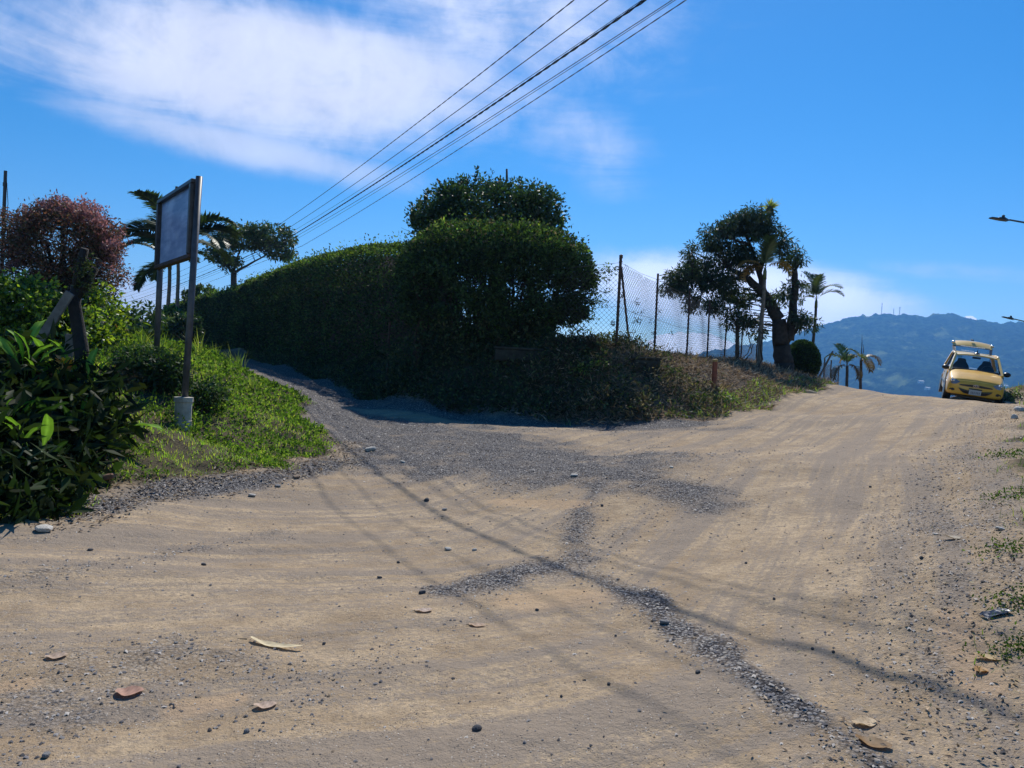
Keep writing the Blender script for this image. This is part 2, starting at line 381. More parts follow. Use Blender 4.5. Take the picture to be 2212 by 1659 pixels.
class MB:
    def __init__(s): s.v, s.f = [], []
    def add(s, V, F):
        b = len(s.v); s.v += [tuple(map(float, p)) for p in V]; s.f += [tuple(b + i for i in f) for f in F]; return s
    def tube(s, pts, rad, k=8, cap=True):
        pts = [Vector(p) for p in pts]
        if not hasattr(rad, '__len__'): rad = [rad] * len(pts)
        V, F = [], []; ref = None
        for i, p in enumerate(pts):
            t = (pts[min(i + 1, len(pts) - 1)] - pts[max(i - 1, 0)]).normalized()
            if ref is None: ref = Vector((1, 0, 0)) if abs(t.x) < .8 else Vector((0, 1, 0))
            a = (ref - t * ref.dot(t)).normalized(); ref = a; b = t.cross(a)
            for j in range(k):
                an = 2 * math.pi * j / k
                V.append(p + (a * math.cos(an) + b * math.sin(an)) * rad[i])
        n = len(pts)
        for i in range(n - 1):
            for j in range(k):
                F.append((i * k + j, i * k + (j + 1) % k, (i + 1) * k + (j + 1) % k, (i + 1) * k + j))
        if cap: F.append(tuple(range(k - 1, -1, -1))); F.append(tuple((n - 1) * k + j for j in range(k)))
        return s.add(V, F)
    def box(s, c, size, mat3=None, bev=0.0):
        hx, hy, hz = [d / 2 for d in size]
        if bev <= 0:
            V = [Vector((x * hx, y * hy, z * hz)) for x in (-1, 1) for y in (-1, 1) for z in (-1, 1)]
            F = [(0, 1, 3, 2), (4, 6, 7, 5), (0, 4, 5, 1), (2, 3, 7, 6), (0, 2, 6, 4), (1, 5, 7, 3)]
        else:
            V, F = [], []
            b = bev
            for z, ix in ((-hz, b), (-hz + b, 0), (hz - b, 0), (hz, b)):
                x0, y0 = hx - ix, hy - ix
                V += [Vector(p) for p in ((-x0 + b, -y0, z), (x0 - b, -y0, z), (x0, -y0 + b, z), (x0, y0 - b, z), (x0 - b, y0, z), (-x0 + b, y0, z), (-x0, y0 - b, z), (-x0, -y0 + b, z))]
            for i in range(3):
                for j in range(8): F.append((i * 8 + j, i * 8 + (j + 1) % 8, (i + 1) * 8 + (j + 1) % 8, (i + 1) * 8 + j))
            F.append(tuple(range(7, -1, -1))); F.append(tuple(24 + j for j in range(8)))
        if mat3 is not None: V = [mat3 @ p for p in V]
        c = Vector(c)
        return s.add([p + c for p in V], F)
    def beam(s, a, b, wx, wy, up=(0, 0, 1), bev=0.0):
        a, b = Vector(a), Vector(b); t = (b - a).normalized(); up = Vector(up)
        x = t.cross(up)
        if x.length < 1e-4: x = Vector((1, 0, 0))
        x.normalize(); y = x.cross(t)
        M = Matrix((x, t, y)).transposed()
        return s.box((a + b) / 2, (wx, (b - a).length, wy), M, bev)
    def lathe(s, c, prof, k=16, axis='z'):
        V, F = [], []
        for r, z in prof:
            for j in range(k):
                an = 2 * math.pi * j / k
                p = (r * math.cos(an), r * math.sin(an), z)
                if axis == 'x': p = (z, p[0], p[1])
                if axis == 'y': p = (p[0], z, p[1])
                V.append(Vector(p) + Vector(c))
        n = len(prof)
        for i in range(n - 1):
            for j in range(k): F.append((i * k + j, i * k + (j + 1) % k, (i + 1) * k + (j + 1) % k, (i + 1) * k + j))
        F.append(tuple(range(k - 1, -1, -1))); F.append(tuple((n - 1) * k + j for j in range(k)))
        return s.add(V, F)
    def build(s, name, mat, parent=None, smooth=False, loc=None, local=False):
        base = Vector((0, 0, 0)) if local else (_org(parent) if loc is None else Vector(loc))
        me = bpy.data.meshes.new(name)
        me.from_pydata([tuple(Vector(p) - base) for p in s.v], [], s.f); me.update()
        if smooth: me.shade_smooth()
        o = link_mesh(name, me, mat, parent)
        if loc is not None: o.location = loc
        return o

# ------------------------------------------------------------------ materials
MATS = {}
def pmat(name, col, rough=0.6, metal=0.0, var=0.0, scale=6.0, bump=0.0, bscale=40.0, spec=0.5, coat=0.0, emit=0.0):
    if name in MATS: return MATS[name]
    m = bpy.data.materials.new(name); m.use_nodes = True
    t = NT(m.node_tree); b = t.n['Principled BSDF']
    geo = t.new('ShaderNodeTexCoord').outputs['Object']
    if var > 0:
        n = t.noise(geo, scale, 6, 0.6)
        f = t.ramp(n, 0.3, 0.7)
        c = t.mix(f, tuple(x * (1 - var) for x in col), tuple(min(1, x * (1 + var)) for x in col))
        t.l.new(c, b.inputs['Base Color'])
        t.put(b.inputs['Roughness'], t.math('ADD', t.math('MULTIPLY', n, 0.25), rough - .12, clamp=True))
    else:
        b.inputs['Base Color'].default_value = (*col, 1); b.inputs['Roughness'].default_value = rough
    b.inputs['Metallic'].default_value = metal
    b.inputs['Specular IOR Level'].default_value = spec
    if coat: b.inputs['Coat Weight'].default_value = coat; b.inputs['Coat Roughness'].default_value = .05
    if bump > 0:
        bp = t.new('ShaderNodeBump'); bp.inputs['Distance'].default_value = bump; bp.inputs['Strength'].default_value = 0.8
        t.l.new(t.noise(geo, bscale, 5, .6), bp.inputs['Height']); t.l.new(bp.outputs[0], b.inputs['Normal'])
    MATS[name] = m
    return m
def leaf_mat(name, trans=0.3, rough=0.5, gloss=0.06, tint=(1.25, 1.35, 0.55)):
    """leaf whose own colour is stored per leaf; light passes through the blade"""
    if name in MATS: return MATS[name]
    m = bpy.data.materials.new(name); m.use_nodes = True
    t = NT(m.node_tree); t.n.clear()
    at_ = t.new('ShaderNodeAttribute', attribute_name='Col')
    d = t.new('ShaderNodeBsdfDiffuse'); t.l.new(at_.outputs['Color'], d.inputs[0])
    tr = t.new('ShaderNodeBsdfTranslucent')
    t.l.new(t.mix(1.0, at_.outputs['Color'], tint, 'MULTIPLY'), tr.inputs[0])
    mx = t.new('ShaderNodeMixShader'); mx.inputs[0].default_value = trans
    t.l.new(d.outputs[0], mx.inputs[1]); t.l.new(tr.outputs[0], mx.inputs[2])
    g = t.new('ShaderNodeBsdfGlossy'); g.inputs['Roughness'].default_value = rough; g.inputs[0].default_value = (1, 1, 1, 1)
    mg = t.new('ShaderNodeMixShader'); mg.inputs[0].default_value = gloss
    t.l.new(mx.outputs[0], mg.inputs[1]); t.l.new(g.outputs[0], mg.inputs[2])
    o = t.new('ShaderNodeOutputMaterial'); t.l.new(mg.outputs[0], o.inputs[0])
    MATS[name] = m
    return m
LEAF = leaf_mat('leaf', 0.34, .42, .05)
LEAF_PAD = leaf_mat('leaf_paddle', 0.3, .5, .008)
LEAF_DULL = leaf_mat('leaf_dull', 0.3, .6, .025, (1.2, 1.3, .6))
LEAF_RED = leaf_mat('leaf_reddish', 0.4, .5, .04, (1.3, .95, .8))
LEAF_BRIGHT = leaf_mat('leaf_bright', 0.55, .45, .04, (1.5, 1.5, .5))
GRASS = leaf_mat('grass_blade', 0.55, .5, .03, (1.5, 1.55, .5))
STRAW = leaf_mat('straw', 0.2, .6, .03, (1.1, 1.0, .8))
GRASS_DULL = leaf_mat('weed_leaf', 0.4, .7, .0, (1.3, 1.35, .5))
BARK = pmat('bark', (.075, .06, .05), .9, var=.45, scale=9, bump=.02, bscale=30)
BARK_PALE = pmat('bark_pale', (.17, .14, .11), .9, var=.35, scale=12, bump=.01, bscale=40)
BARK_OLD = pmat('bark_old', (.04, .034, .03), .95, var=.55, scale=5, bump=.05, bscale=14)
BARK_DARK = pmat('bark_dark', (.022, .02, .02), .95, var=.5, scale=12, bump=.02, bscale=30)
TWIG = pmat('twig', (.07, .045, .035), .9)
CONCRETE = pmat('concrete', (.30, .285, .25), .9, var=.35, scale=5, bump=.006, bscale=60)
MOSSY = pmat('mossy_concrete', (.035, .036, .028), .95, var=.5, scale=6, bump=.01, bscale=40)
STEEL_DARK = pmat('dark_painted_steel', (.03, .028, .03), .45, var=.5, scale=10)
STEEL_GREY = pmat('grey_painted_steel', (.06, .06, .068), .42, var=.3, scale=10)
RUST = pmat('rusty_steel', (.06, .032, .022), .75, var=.55, scale=14, bump=.002)
WIRE_MAT = pmat('galvanised_wire', (.05, .05, .055), .6)
CABLE = pmat('cable_black', (.012, .012, .013), .6)
CABLE_GREY = pmat('cable_grey', (.10, .10, .11), .5)
BLACK = pmat('black_plastic', (.012, .012, .013), .35)

# ------------------------------------------------------------------ ground material
def ground_material():
    m = bpy.data.materials.new('dirt_road_and_verge'); m.use_nodes = True
    t = NT(m.node_tree); b = t.n['Principled BSDF']
    pos = t.new('ShaderNodeNewGeometry').outputs['Position']
    ma = t.new('ShaderNodeAttribute', attribute_name='Mask'); sp = t.new('ShaderNodeSeparateColor'); t.l.new(ma.outputs['Color'], sp.inputs[0])
    uv = t.new('ShaderNodeUVMap'); uv.uv_map = 'road'
    G, S, B = sp.outputs[0], sp.outputs[1], sp.outputs[2]
    big = t.noise(pos, 0.55, 5, .55); mid = t.noise(pos, 3.2, 6, .62); fine = t.noise(pos, 34, 5, .65); grit = t.noise(pos, 120, 3, .7)
    dirt = t.mix(t.ramp(t.math('ADD', t.math('MULTIPLY', mid, .6), t.math('MULTIPLY', big, .4)), .36, .66), (.335, .242, .148), (.55, .412, .26))
    dirt = t.mix(t.math('MULTIPLY', t.ramp(fine, .35, .75), .5), dirt, (.215, .165, .12))
    dirt = t.mix(t.math('MULTIPLY', t.ramp(grit, .5, .75), .5), dirt, (.60, .49, .36))
    speck = t.noise(pos, 62, 4, .75)
    dirt = t.mix(t.math('MULTIPLY', t.ramp(speck, .56, .70), .75), dirt, (.12, .095, .075))
    clod = t.noise(pos, 11, 6, .72)
    dirt = t.mix(t.math('MULTIPLY', t.ramp(clod, .52, .68), .45), dirt, (.21, .165, .125))
    patch = t.noise(pos, 1.5, 7, .68)
    dirt = t.mix(t.math('MULTIPLY', t.ramp(patch, .5, .68), .5), dirt, (.24, .19, .145))
    # wheel tracks: long streaks that follow the road
    turn = t.new('ShaderNodeAttribute', attribute_name='Turn').outputs['Fac']
    uvb = t.new('ShaderNodeUVMap'); uvb.uv_map = 'turning'
    def streaks(u_):
        s1 = t.noise(t.mapping(u_, sca=(.10, 1.5, 1)), 1.6, 6, .62, .3)
        s2 = t.noise(t.mapping(u_, sca=(.22, 5.5, 1)), 1.7, 5, .65, .2)
        return t.math('ADD', t.math('MULTIPLY', s1, .6), t.math('MULTIPLY', s2, .4))
    sa, sb_ = streaks(uv.outputs[0]), streaks(uvb.outputs[0])
    st = t.math('ADD', t.math('MULTIPLY', sa, t.math('SUBTRACT', 1.0, turn)), t.math('MULTIPLY', sb_, turn))
    st = t.math('ADD', st, t.math('MULTIPLY', t.math('SUBTRACT', fine, .5), .3))
    stf = t.math('MULTIPLY', t.ramp(st, .45, .56), .9)
    vg = t.new('ShaderNodeTexVoronoi'); t.l.new(pos, vg.inputs['Vector']); vg.inputs['Scale'].default_value = 52
    vg2 = t.new('ShaderNodeTexVoronoi'); t.l.new(pos, vg2.inputs['Vector']); vg2.inputs['Scale'].default_value = 90
    sc1 = t.new('ShaderNodeSeparateColor'); t.l.new(vg.outputs['Color'], sc1.inputs[0])
    gcol = t.mix(sc1.outputs[0], (.14, .132, .135), (.37, .35, .33))
    gcol = t.mix(t.ramp(vg.outputs['Distance'], .25, .62), gcol, (.055, .05, .05))
    gcol = t.mix(t.math('MULTIPLY', t.ramp(sc1.outputs[1], .8, .95), .7), gcol, (.38, .35, .31))
    gfine = t.mix(fine, (.20, .163, .128), (.36, .29, .222))
    dirt = t.mix(stf, dirt, gfine)
    gf = t.ramp(t.math('ADD', G, t.math('MULTIPLY', t.math('SUBTRACT', mid, .5), .55)), .22, .78)
    gf = t.math('MULTIPLY', gf, t.ramp(t.math('ADD', fine, t.math('MULTIPLY', G, .5)), .35, .7, .55, 1.0))
    c = t.mix(gf, dirt, gcol)
    # loose dark and pale chips
    sc2 = t.new('ShaderNodeSeparateColor'); t.l.new(vg2.outputs['Color'], sc2.inputs[0])
    chip = t.math('MULTIPLY', t.ramp(vg2.outputs['Distance'], .32, .22), t.ramp(sc2.outputs[2], .66, .70))
    c = t.mix(t.math('MULTIPLY', chip, .85), c, t.mix(t.ramp(sc2.outputs[0], .68, .76), (.085, .075, .07), (.50, .46, .41)))
    cl = t.new('ShaderNodeAttribute', attribute_name='Clay'); 
    c = t.mix(t.math('MULTIPLY', t.ramp(t.math('ADD', cl.outputs['Fac'], t.math('MULTIPLY', t.math('SUBTRACT', mid, .5), .7)), .35, .8), .5), c, (.50, .34, .20))
    soil = t.mix(mid, (.05, .042, .026), (.125, .10, .065))
    far = t.mix(t.noise(pos, .02, 5, .6), (.03, .05, .02), (.07, .10, .035))
    dist = t.new('ShaderNodeVectorMath', operation='LENGTH'); t.l.new(pos, dist.inputs[0])
    soil = t.mix(t.ramp(dist.outputs['Value'], 45, 90), soil, far)
    c = t.mix(t.ramp(t.math('ADD', S, t.math('MULTIPLY', t.math('SUBTRACT', mid, .5), .5)), .3, .7), c, soil)
    dry = t.mix(fine, (.12, .085, .055), (.27, .20, .14))
    c = t.mix(t.ramp(t.math('ADD', B, t.math('MULTIPLY', t.math('SUBTRACT', mid, .5), .6)), .35, .7), c, dry)
    t.l.new(c, b.inputs['Base Color'])
    b.inputs['Roughness'].default_value = .95; b.inputs['Specular IOR Level'].default_value = .1
    hgt = t.math('ADD', t.math('ADD', t.math('MULTIPLY', fine, .5), t.math('MULTIPLY', clod, .9)), t.math('MULTIPLY', grit, .25))
    hgt = t.math('ADD', hgt, t.math('MULTIPLY', t.math('MULTIPLY', t.math('SUBTRACT', .7, vg.outputs['Distance']), .7), gf))
    hgt = t.math('SUBTRACT', hgt, t.math('MULTIPLY', stf, .05))
    bp = t.new('ShaderNodeBump'); bp.inputs['Distance'].default_value = .028; bp.inputs['Strength'].default_value = .9
    t.l.new(hgt, bp.inputs['Height']); t.l.new(bp.outputs[0], b.inputs['Normal'])
    return m

def verge_masks(x, y):
    wob = (fbm(x * 1.5, y * 1.5, 41) - .5)
    dl = dist_line(LEFT_EDGE, x, y) * np.where(inside(LEFT_POLY, x, y), 1, -1) + wob * .8
    db = dist_line(BANK_EDGE, x, y) * np.where(inside(BANK_POLY, x, y), 1, -1) + wob * .6
    dr = dist_line(RIGHT_EDGE, x, y) * np.where(inside(RIGHT_POLY, x, y), 1, -1) + wob * .7
    return dl, db, dr

APEX = np.array([0.0, -6.0])
def build_ground():
    ang = np.concatenate([np.linspace(-80, -47, 46)[:-1], np.linspace(-47, 47, 500), np.linspace(47, 80, 46)[1:]])
    rr = np.concatenate([np.geomspace(1.5, 7.0, 26)[:-1], np.geomspace(7.0, 13, 210)[:-1], np.geomspace(13, 34, 210)[:-1], np.geomspace(34, 110, 80)[:-1], np.geomspace(110, 9000, 70)])
    A, Rr = np.meshgrid(np.radians(ang), rr)
    x = (APEX[0] + Rr * np.sin(A)).ravel(); y = (APEX[1] + Rr * np.cos(A)).ravel()
    z = H(x, y)
    near = np.hypot(x, y) < 75
    g = np.zeros(len(x)); soil = np.ones(len(x)); straw = np.zeros(len(x)); clay = np.zeros(len(x))
    xn, yn = x[near], y[near]
    g[near] = gravel_at(xn, yn)
    dl, db, dr = verge_masks(xn, yn)
    s = np.maximum(np.maximum(sstep(-.15, .35, dl), sstep(.1, .5, db)), sstep(-.1, .6, dr) * .8)
    s = np.maximum(s, sstep(27, 33, yn) * sstep(-2, 2, xn))
    # litter and cut dry grass on the sunny half of the bank
    st = sstep(-.35, .25, db) * sstep(1.2, 3.4, xn) * sstep(26, 22, yn)
    soil[near] = s * (1 - .9 * st); straw[near] = st
    straw[near] = np.maximum(straw[near], np.exp(-(db / .35) ** 2) * .45 * sstep(1, 3, xn))
    for ln, hw in CLAY: clay[near] = np.maximum(clay[near], np.exp(-(dist_line(ln, xn, yn) / hw) ** 2))
    z[near] += micro(xn, yn, g[near], s) * (1 - .0)
    nr, na = len(rr), len(ang)
    i = np.arange(nr - 1)[:, None] * na + np.arange(na - 1)[None, :]
    F = np.stack([i, i + 1, i + na + 1, i + na], -1).reshape(-1, 4)
    o = big_mesh('ground', np.stack([x, y, z], 1), F[:, ::-1], ground_material(), smooth=True, loc=(0, 0, 0))
    me = o.data
    a = me.color_attributes.new('Mask', 'FLOAT_COLOR', 'POINT')
    a.data.foreach_set('color', np.stack([g, soil, straw, np.ones(len(x))], 1).astype(np.float32).ravel())
    cl = me.attributes.new('Clay', 'FLOAT', 'POINT'); cl.data.foreach_set('value', clay.astype(np.float32))
    # road coordinates: along / across the tracks
    vi = np.empty(len(me.loops), np.int32); me.loops.foreach_get('vertex_index', vi)
    tn = me.attributes.new('Turn', 'FLOAT', 'POINT'); tn.data.foreach_set('value', sstep(-.6, .9, x + .45 * y - 2.4 + (fbm(x, y, 131) - .5)).astype(np.float32))
    for nm_, TR in (('road', TRACK), ('turning', TRACK2)):
        road_coords(me, x, y, vi, nm_, TR)
    tag(o, kind='structure')
    return o
def road_coords(me, x, y, vi, nm_, TR):
    T = np.array(TR); seg = np.hypot(*np.diff(T, axis=0).T); cum = np.concatenate([[0], np.cumsum(seg)])
    best = np.full(len(x), 1e9); al = np.zeros(len(x)); la = np.zeros(len(x))
    for k in range(len(T) - 1):
        d = T[k + 1] - T[k]; q = (x - T[k, 0]) * d[0] + (y - T[k, 1]) * d[1]
        tt = np.clip(q / (d @ d), 0, 1)
        ex, ey = x - T[k, 0] - tt * d[0], y - T[k, 1] - tt * d[1]
        dd = np.hypot(ex, ey); w_ = dd < best
        sgn = np.sign(d[0] * ey - d[1] * ex)
        best = np.where(w_, dd, best); la = np.where(w_, sgn * dd, la); al = np.where(w_, cum[k] + tt * seg[k], al)
    uvl = me.uv_layers.new(name=nm_)
    uvl.data.foreach_set('uv', np.stack([al[vi], la[vi]], 1).astype(np.float32).ravel())
build_ground()
def Hm(x, y):
    x = np.asarray(x, float); y = np.asarray(y, float)
    g = gravel_at(x, y); dl, db, dr = verge_masks(x, y)
    s = np.maximum(np.maximum(sstep(-.15, .35, dl), sstep(.1, .5, db)), sstep(-.1, .6, dr) * .8)
    return H(x, y) + micro(x, y, g, s)
def Hm1(x, y): return float(Hm(np.array([x]), np.array([y]))[0])

# ------------------------------------------------------------------ mountain
SKYLINE = [(1300, 800), (1440, 790), (1492, 773), (1516, 760), (1557, 756), (1585, 748), (1641, 740), (1690, 733), (1712, 724), (1756, 705), (1818, 690), (1867, 682), (1904, 678), (1948, 678), (1973, 684), (2000, 684), (2019, 678), (2048, 677), (2076, 684.5), (2124, 693), (2162, 698), (2191, 694), (2230, 697), (2330, 720), (2450, 722), (2650, 790), (2900, 900)]
def build_mountain():
    P = np.array([tuple(at(u, v, 3000.0)) for u, v in SKYLINE])
    nx, ny = 640, 150
    xs = np.linspace(P[0, 0], P[-1, 0], nx)
    top = np.interp(xs, P[:, 0], P[:, 2])
    t = np.linspace(0, 1, ny)
    X, T = np.meshgrid(xs, t)
    Y = 1350 + T * 1650
    # foot in the valley, steep shoulder to the ridge, gullies running downhill
    base = -125.0
    ridge = np.interp(X, xs, top)
    gul = (fbm(X / 260 + 3 * T, T * 2.2, 61, 5) - .5)
    prof = T ** 1.25
    Z = base + (ridge - base) * prof + gul * 150 * np.sin(np.pi * np.clip(T, 0, 1)) ** 1.0
    Z += (fbm(X / 30, Y / 30, 71, 3) - .5) * 22 + (fbm(X / 11, Y / 14, 77, 2) - .5) * 13
    back_y = 3000 + np.array([250., 700.])
    XB, YB = np.meshgrid(xs, back_y); ZB = np.stack([ridge[0] * .75 + base * .25, np.full(nx, base)])
    X = np.vstack([X, XB]); Y = np.vstack([Y, YB]); Z = np.vstack([Z, ZB])
    n2 = ny + 2
    i = np.arange(n2 - 1)[:, None] * nx + np.arange(nx - 1)[None, :]
    F = np.stack([i, i + 1, i + nx + 1, i + nx], -1).reshape(-1, 4)
    m = bpy.data.materials.new('wooded_mountainside'); m.use_nodes = True
    nt = NT(m.node_tree); b = nt.n['Principled BSDF']
    pos = nt.new('ShaderNodeNewGeometry').outputs['Position']
    c = nt.mix(nt.ramp(nt.noise(pos, .05, 8, .7), .38, .64), (.006, .015, .006), (.042, .072, .024))
    c = nt.mix(nt.math('MULTIPLY', nt.ramp(nt.noise(pos, .009, 7, .65), .54, .66), .8), c, (.19, .23, .09))
    nt.l.new(c, b.inputs['Base Color']); b.inputs['Roughness'].default_value = 1; b.inputs['Specular IOR Level'].default_value = 0
    o = big_mesh('mountain', np.stack([X.ravel(), Y.ravel(), Z.ravel()], 1), F, m, smooth=True, loc=(0, 0, 0))
    tag(o, kind='structure')
    from mathutils.bvhtree import BVHTree
    return BVHTree.FromPolygons([Vector(p) for p in np.stack([X.ravel(), Y.ravel(), Z.ravel()], 1)], F.tolist())
MT = build_mountain()
MAST_STEEL = pmat('mast_steel', (.22, .22, .23), .6)
for (u, vt, vb, lab) in ((1904, 655, 680, 'tallest radio mast on the mountain ridge'), (1930, 667, 680, 'shortest radio mast on the ridge, between the two taller masts'), (1943, 664, 680, 'radio mast with a wide head on the mountain ridge')):
    b0 = at(u, vb, 3000); t0 = at(u, vt, 3000)
    g = thing('radio_mast', lab, 'mast', (b0.x, b0.y, b0.z - 6), 'radio masts on the mountain ridge')
    hgt = t0.z - b0.z + 6; wb, wt = 1.9, 0.9
    mb = MB()
    for k in range(3):
        a = 2 * math.pi * k / 3
        mb.tube([(b0.x + wb * math.cos(a), b0.y + wb * math.sin(a), b0.z - 6), (b0.x + wt * math.cos(a), b0.y + wt * math.sin(a), b0.z - 6 + hgt)], .34, 5)
    n = 9
    for q in range(n):
        for k in range(3):
            a, a2 = 2 * math.pi * k / 3, 2 * math.pi * (k + 1) / 3
            r1 = wb + (wt - wb) * q / n; r2 = wb + (wt - wb) * (q + 1) / n
            mb.tube([(b0.x + r1 * math.cos(a), b0.y + r1 * math.sin(a), b0.z - 6 + hgt * q / n), (b0.x + r2 * math.cos(a2), b0.y + r2 * math.sin(a2), b0.z - 6 + hgt * (q + 1) / n)], .18, 4)
    mb.build('lattice', MAST_STEEL, g)
    d = MB()
    if 'wide' in lab: d.box((b0.x, b0.y, b0.z - 6 + hgt), (5.0, 5.0, 1.6), bev=.3)
    else: d.tube([(b0.x, b0.y, b0.z - 6 + hgt), (b0.x, b0.y, b0.z + hgt - 2)], .35, 5)
    d.build('antenna', MAST_STEEL, g)
HOUSE_WALL = pmat('whitewashed_wall', (.75, .73, .68), .8, var=.1); HOUSE_ROOF = pmat('sheet_roof', (.55, .53, .52), .6, var=.2)
for (u, v, s, lab) in ((1989, 828, 9, 'small white house low on the mountainside left of the yellow car, the higher one'), (2003, 842, 8, 'small white house low on the mountainside, just above the road crest by the car'),
                       (2094, 843, 8, 'tiny pale house seen under the yellow car'), (2170, 838, 9, 'pale house on the mountainside right of the yellow car')):
    r = ray(u, v); hit = MT.ray_cast(EYE, r)
    if hit[0] is None: continue
    p = hit[0]
    h = thing('hillside_house', lab, 'house', p, 'pale houses on the mountainside')
    MB().box((p.x, p.y, p.z + s * .3), (s * 1.5, s, s * .75)).build('wall', HOUSE_WALL, h)
    rf = MB(); a, c_, e = s * .82, s * .58, s * .68
    rf.add([(p.x - a, p.y - c_, p.z + e), (p.x + a, p.y - c_, p.z + e), (p.x + a, p.y + c_, p.z + e), (p.x - a, p.y + c_, p.z + e), (p.x - a, p.y, p.z + e + s * .3), (p.x + a, p.y, p.z + e + s * .3)],
           [(0, 1, 5, 4), (2, 3, 4, 5), (0, 4, 3), (1, 2, 5), (3, 2, 1, 0)])
    rf.build('roof', HOUSE_ROOF, h)
    MB().box((p.x - s * .3, p.y - s * .5, p.z + s * .3), (s * .25, .3, s * .3)).build('window', BLACK, h)

# ------------------------------------------------------------------ foliage tools
def rand_dirs(n, up=0.0):
    v = RNG.normal(size=(n, 3)); v[:, 2] += up
    return v / np.linalg.norm(v, axis=1)[:, None]
def leaf_arrays(P, D, L, W, cols, jit=.25, fold=.15, N=None, tone=None):
    """one folded diamond (2 triangles sharing the midrib) per leaf"""
    n = len(P)
    L = np.broadcast_to(np.asarray(L, float), (n,))[:, None]; W = np.broadcast_to(np.asarray(W, float), (n,))[:, None]
    if N is None: N = rand_dirs(n)
    S = np.cross(D, N); S /= np.linalg.norm(S, axis=1)[:, None] + 1e-9
    Nn = np.cross(S, D)
    tip = P + D * L; mid = P + D * L * .42
    V = np.stack([P, mid + S * W / 2 + Nn * W * fold, tip, mid - S * W / 2 + Nn * W * fold], 1).reshape(-1, 3)
    b = np.arange(n)[:, None] * 4
    F = np.concatenate([b + [0, 1, 2], b + [0, 2, 3]], 1).reshape(-1, 3)
    cols = np.asarray(cols, float)
    c = cols[RNG.integers(0, len(cols), n)] * (1 + RNG.normal(size=(n, 1)) * jit).clip(.4, 1.8)
    if tone is not None: c = c * tone[:, None]
    return V, F, np.repeat(c, 4, 0)
class Leaves:
    def __init__(s): s.V, s.F, s.C, s.n = [], [], [], 0
    def add(s, V, F, C): s.V.append(V); s.F.append(F + s.n); s.C.append(C); s.n += len(V); return s
    def leaf(s, *a, **k): return s.add(*leaf_arrays(*a, **k))
    def build(s, name, mat, parent=None, loc=None):
        return big_mesh(name, np.concatenate(s.V), np.concatenate(s.F), mat, parent, np.concatenate(s.C), loc=loc)
def clump_leaves(lv, centres, n_each, r, L, W, cols, droop=0.0, out=0.6, jit=.25, squash=.8):
    """leaves gathered round twig ends"""
    C = np.repeat(np.asarray(centres, float), n_each, 0); n = len(C)
    off = rand_dirs(n) * (RNG.random((n, 1)) ** .5) * r; off[:, 2] *= squash
    D = off / (np.linalg.norm(off, axis=1)[:, None] + 1e-6) * out + rand_dirs(n) * .7; D[:, 2] -= droop
    D /= np.linalg.norm(D, axis=1)[:, None]
    lv.leaf(C + off, D, L * RNG.uniform(.7, 1.2, n), W * RNG.uniform(.7, 1.2, n), cols, jit)
def ellipsoid_points(c, rad, n, shell=.0):
    d = rand_dirs(n); r = RNG.random((n, 1)) ** (1 / 3)
    r = shell + (1 - shell) * r
    return np.asarray(c) + d * r * np.asarray(rad)
def branch(mb, a, b, r0, r1, wig=.08, n=5, k=6):
    a, b = Vector(a), Vector(b); L = (b - a).length; pts, rad = [], []
    for i in range(n + 1):
        f = i / n
        p = a.lerp(b, f) + Vector((random.gauss(0, 1), random.gauss(0, 1), random.gauss(0, .6))) * wig * L * math.sin(math.pi * f) * .5
        pts.append(p); rad.append(r0 + (r1 - r0) * f)
    mb.tube(pts, rad, k)
    return pts
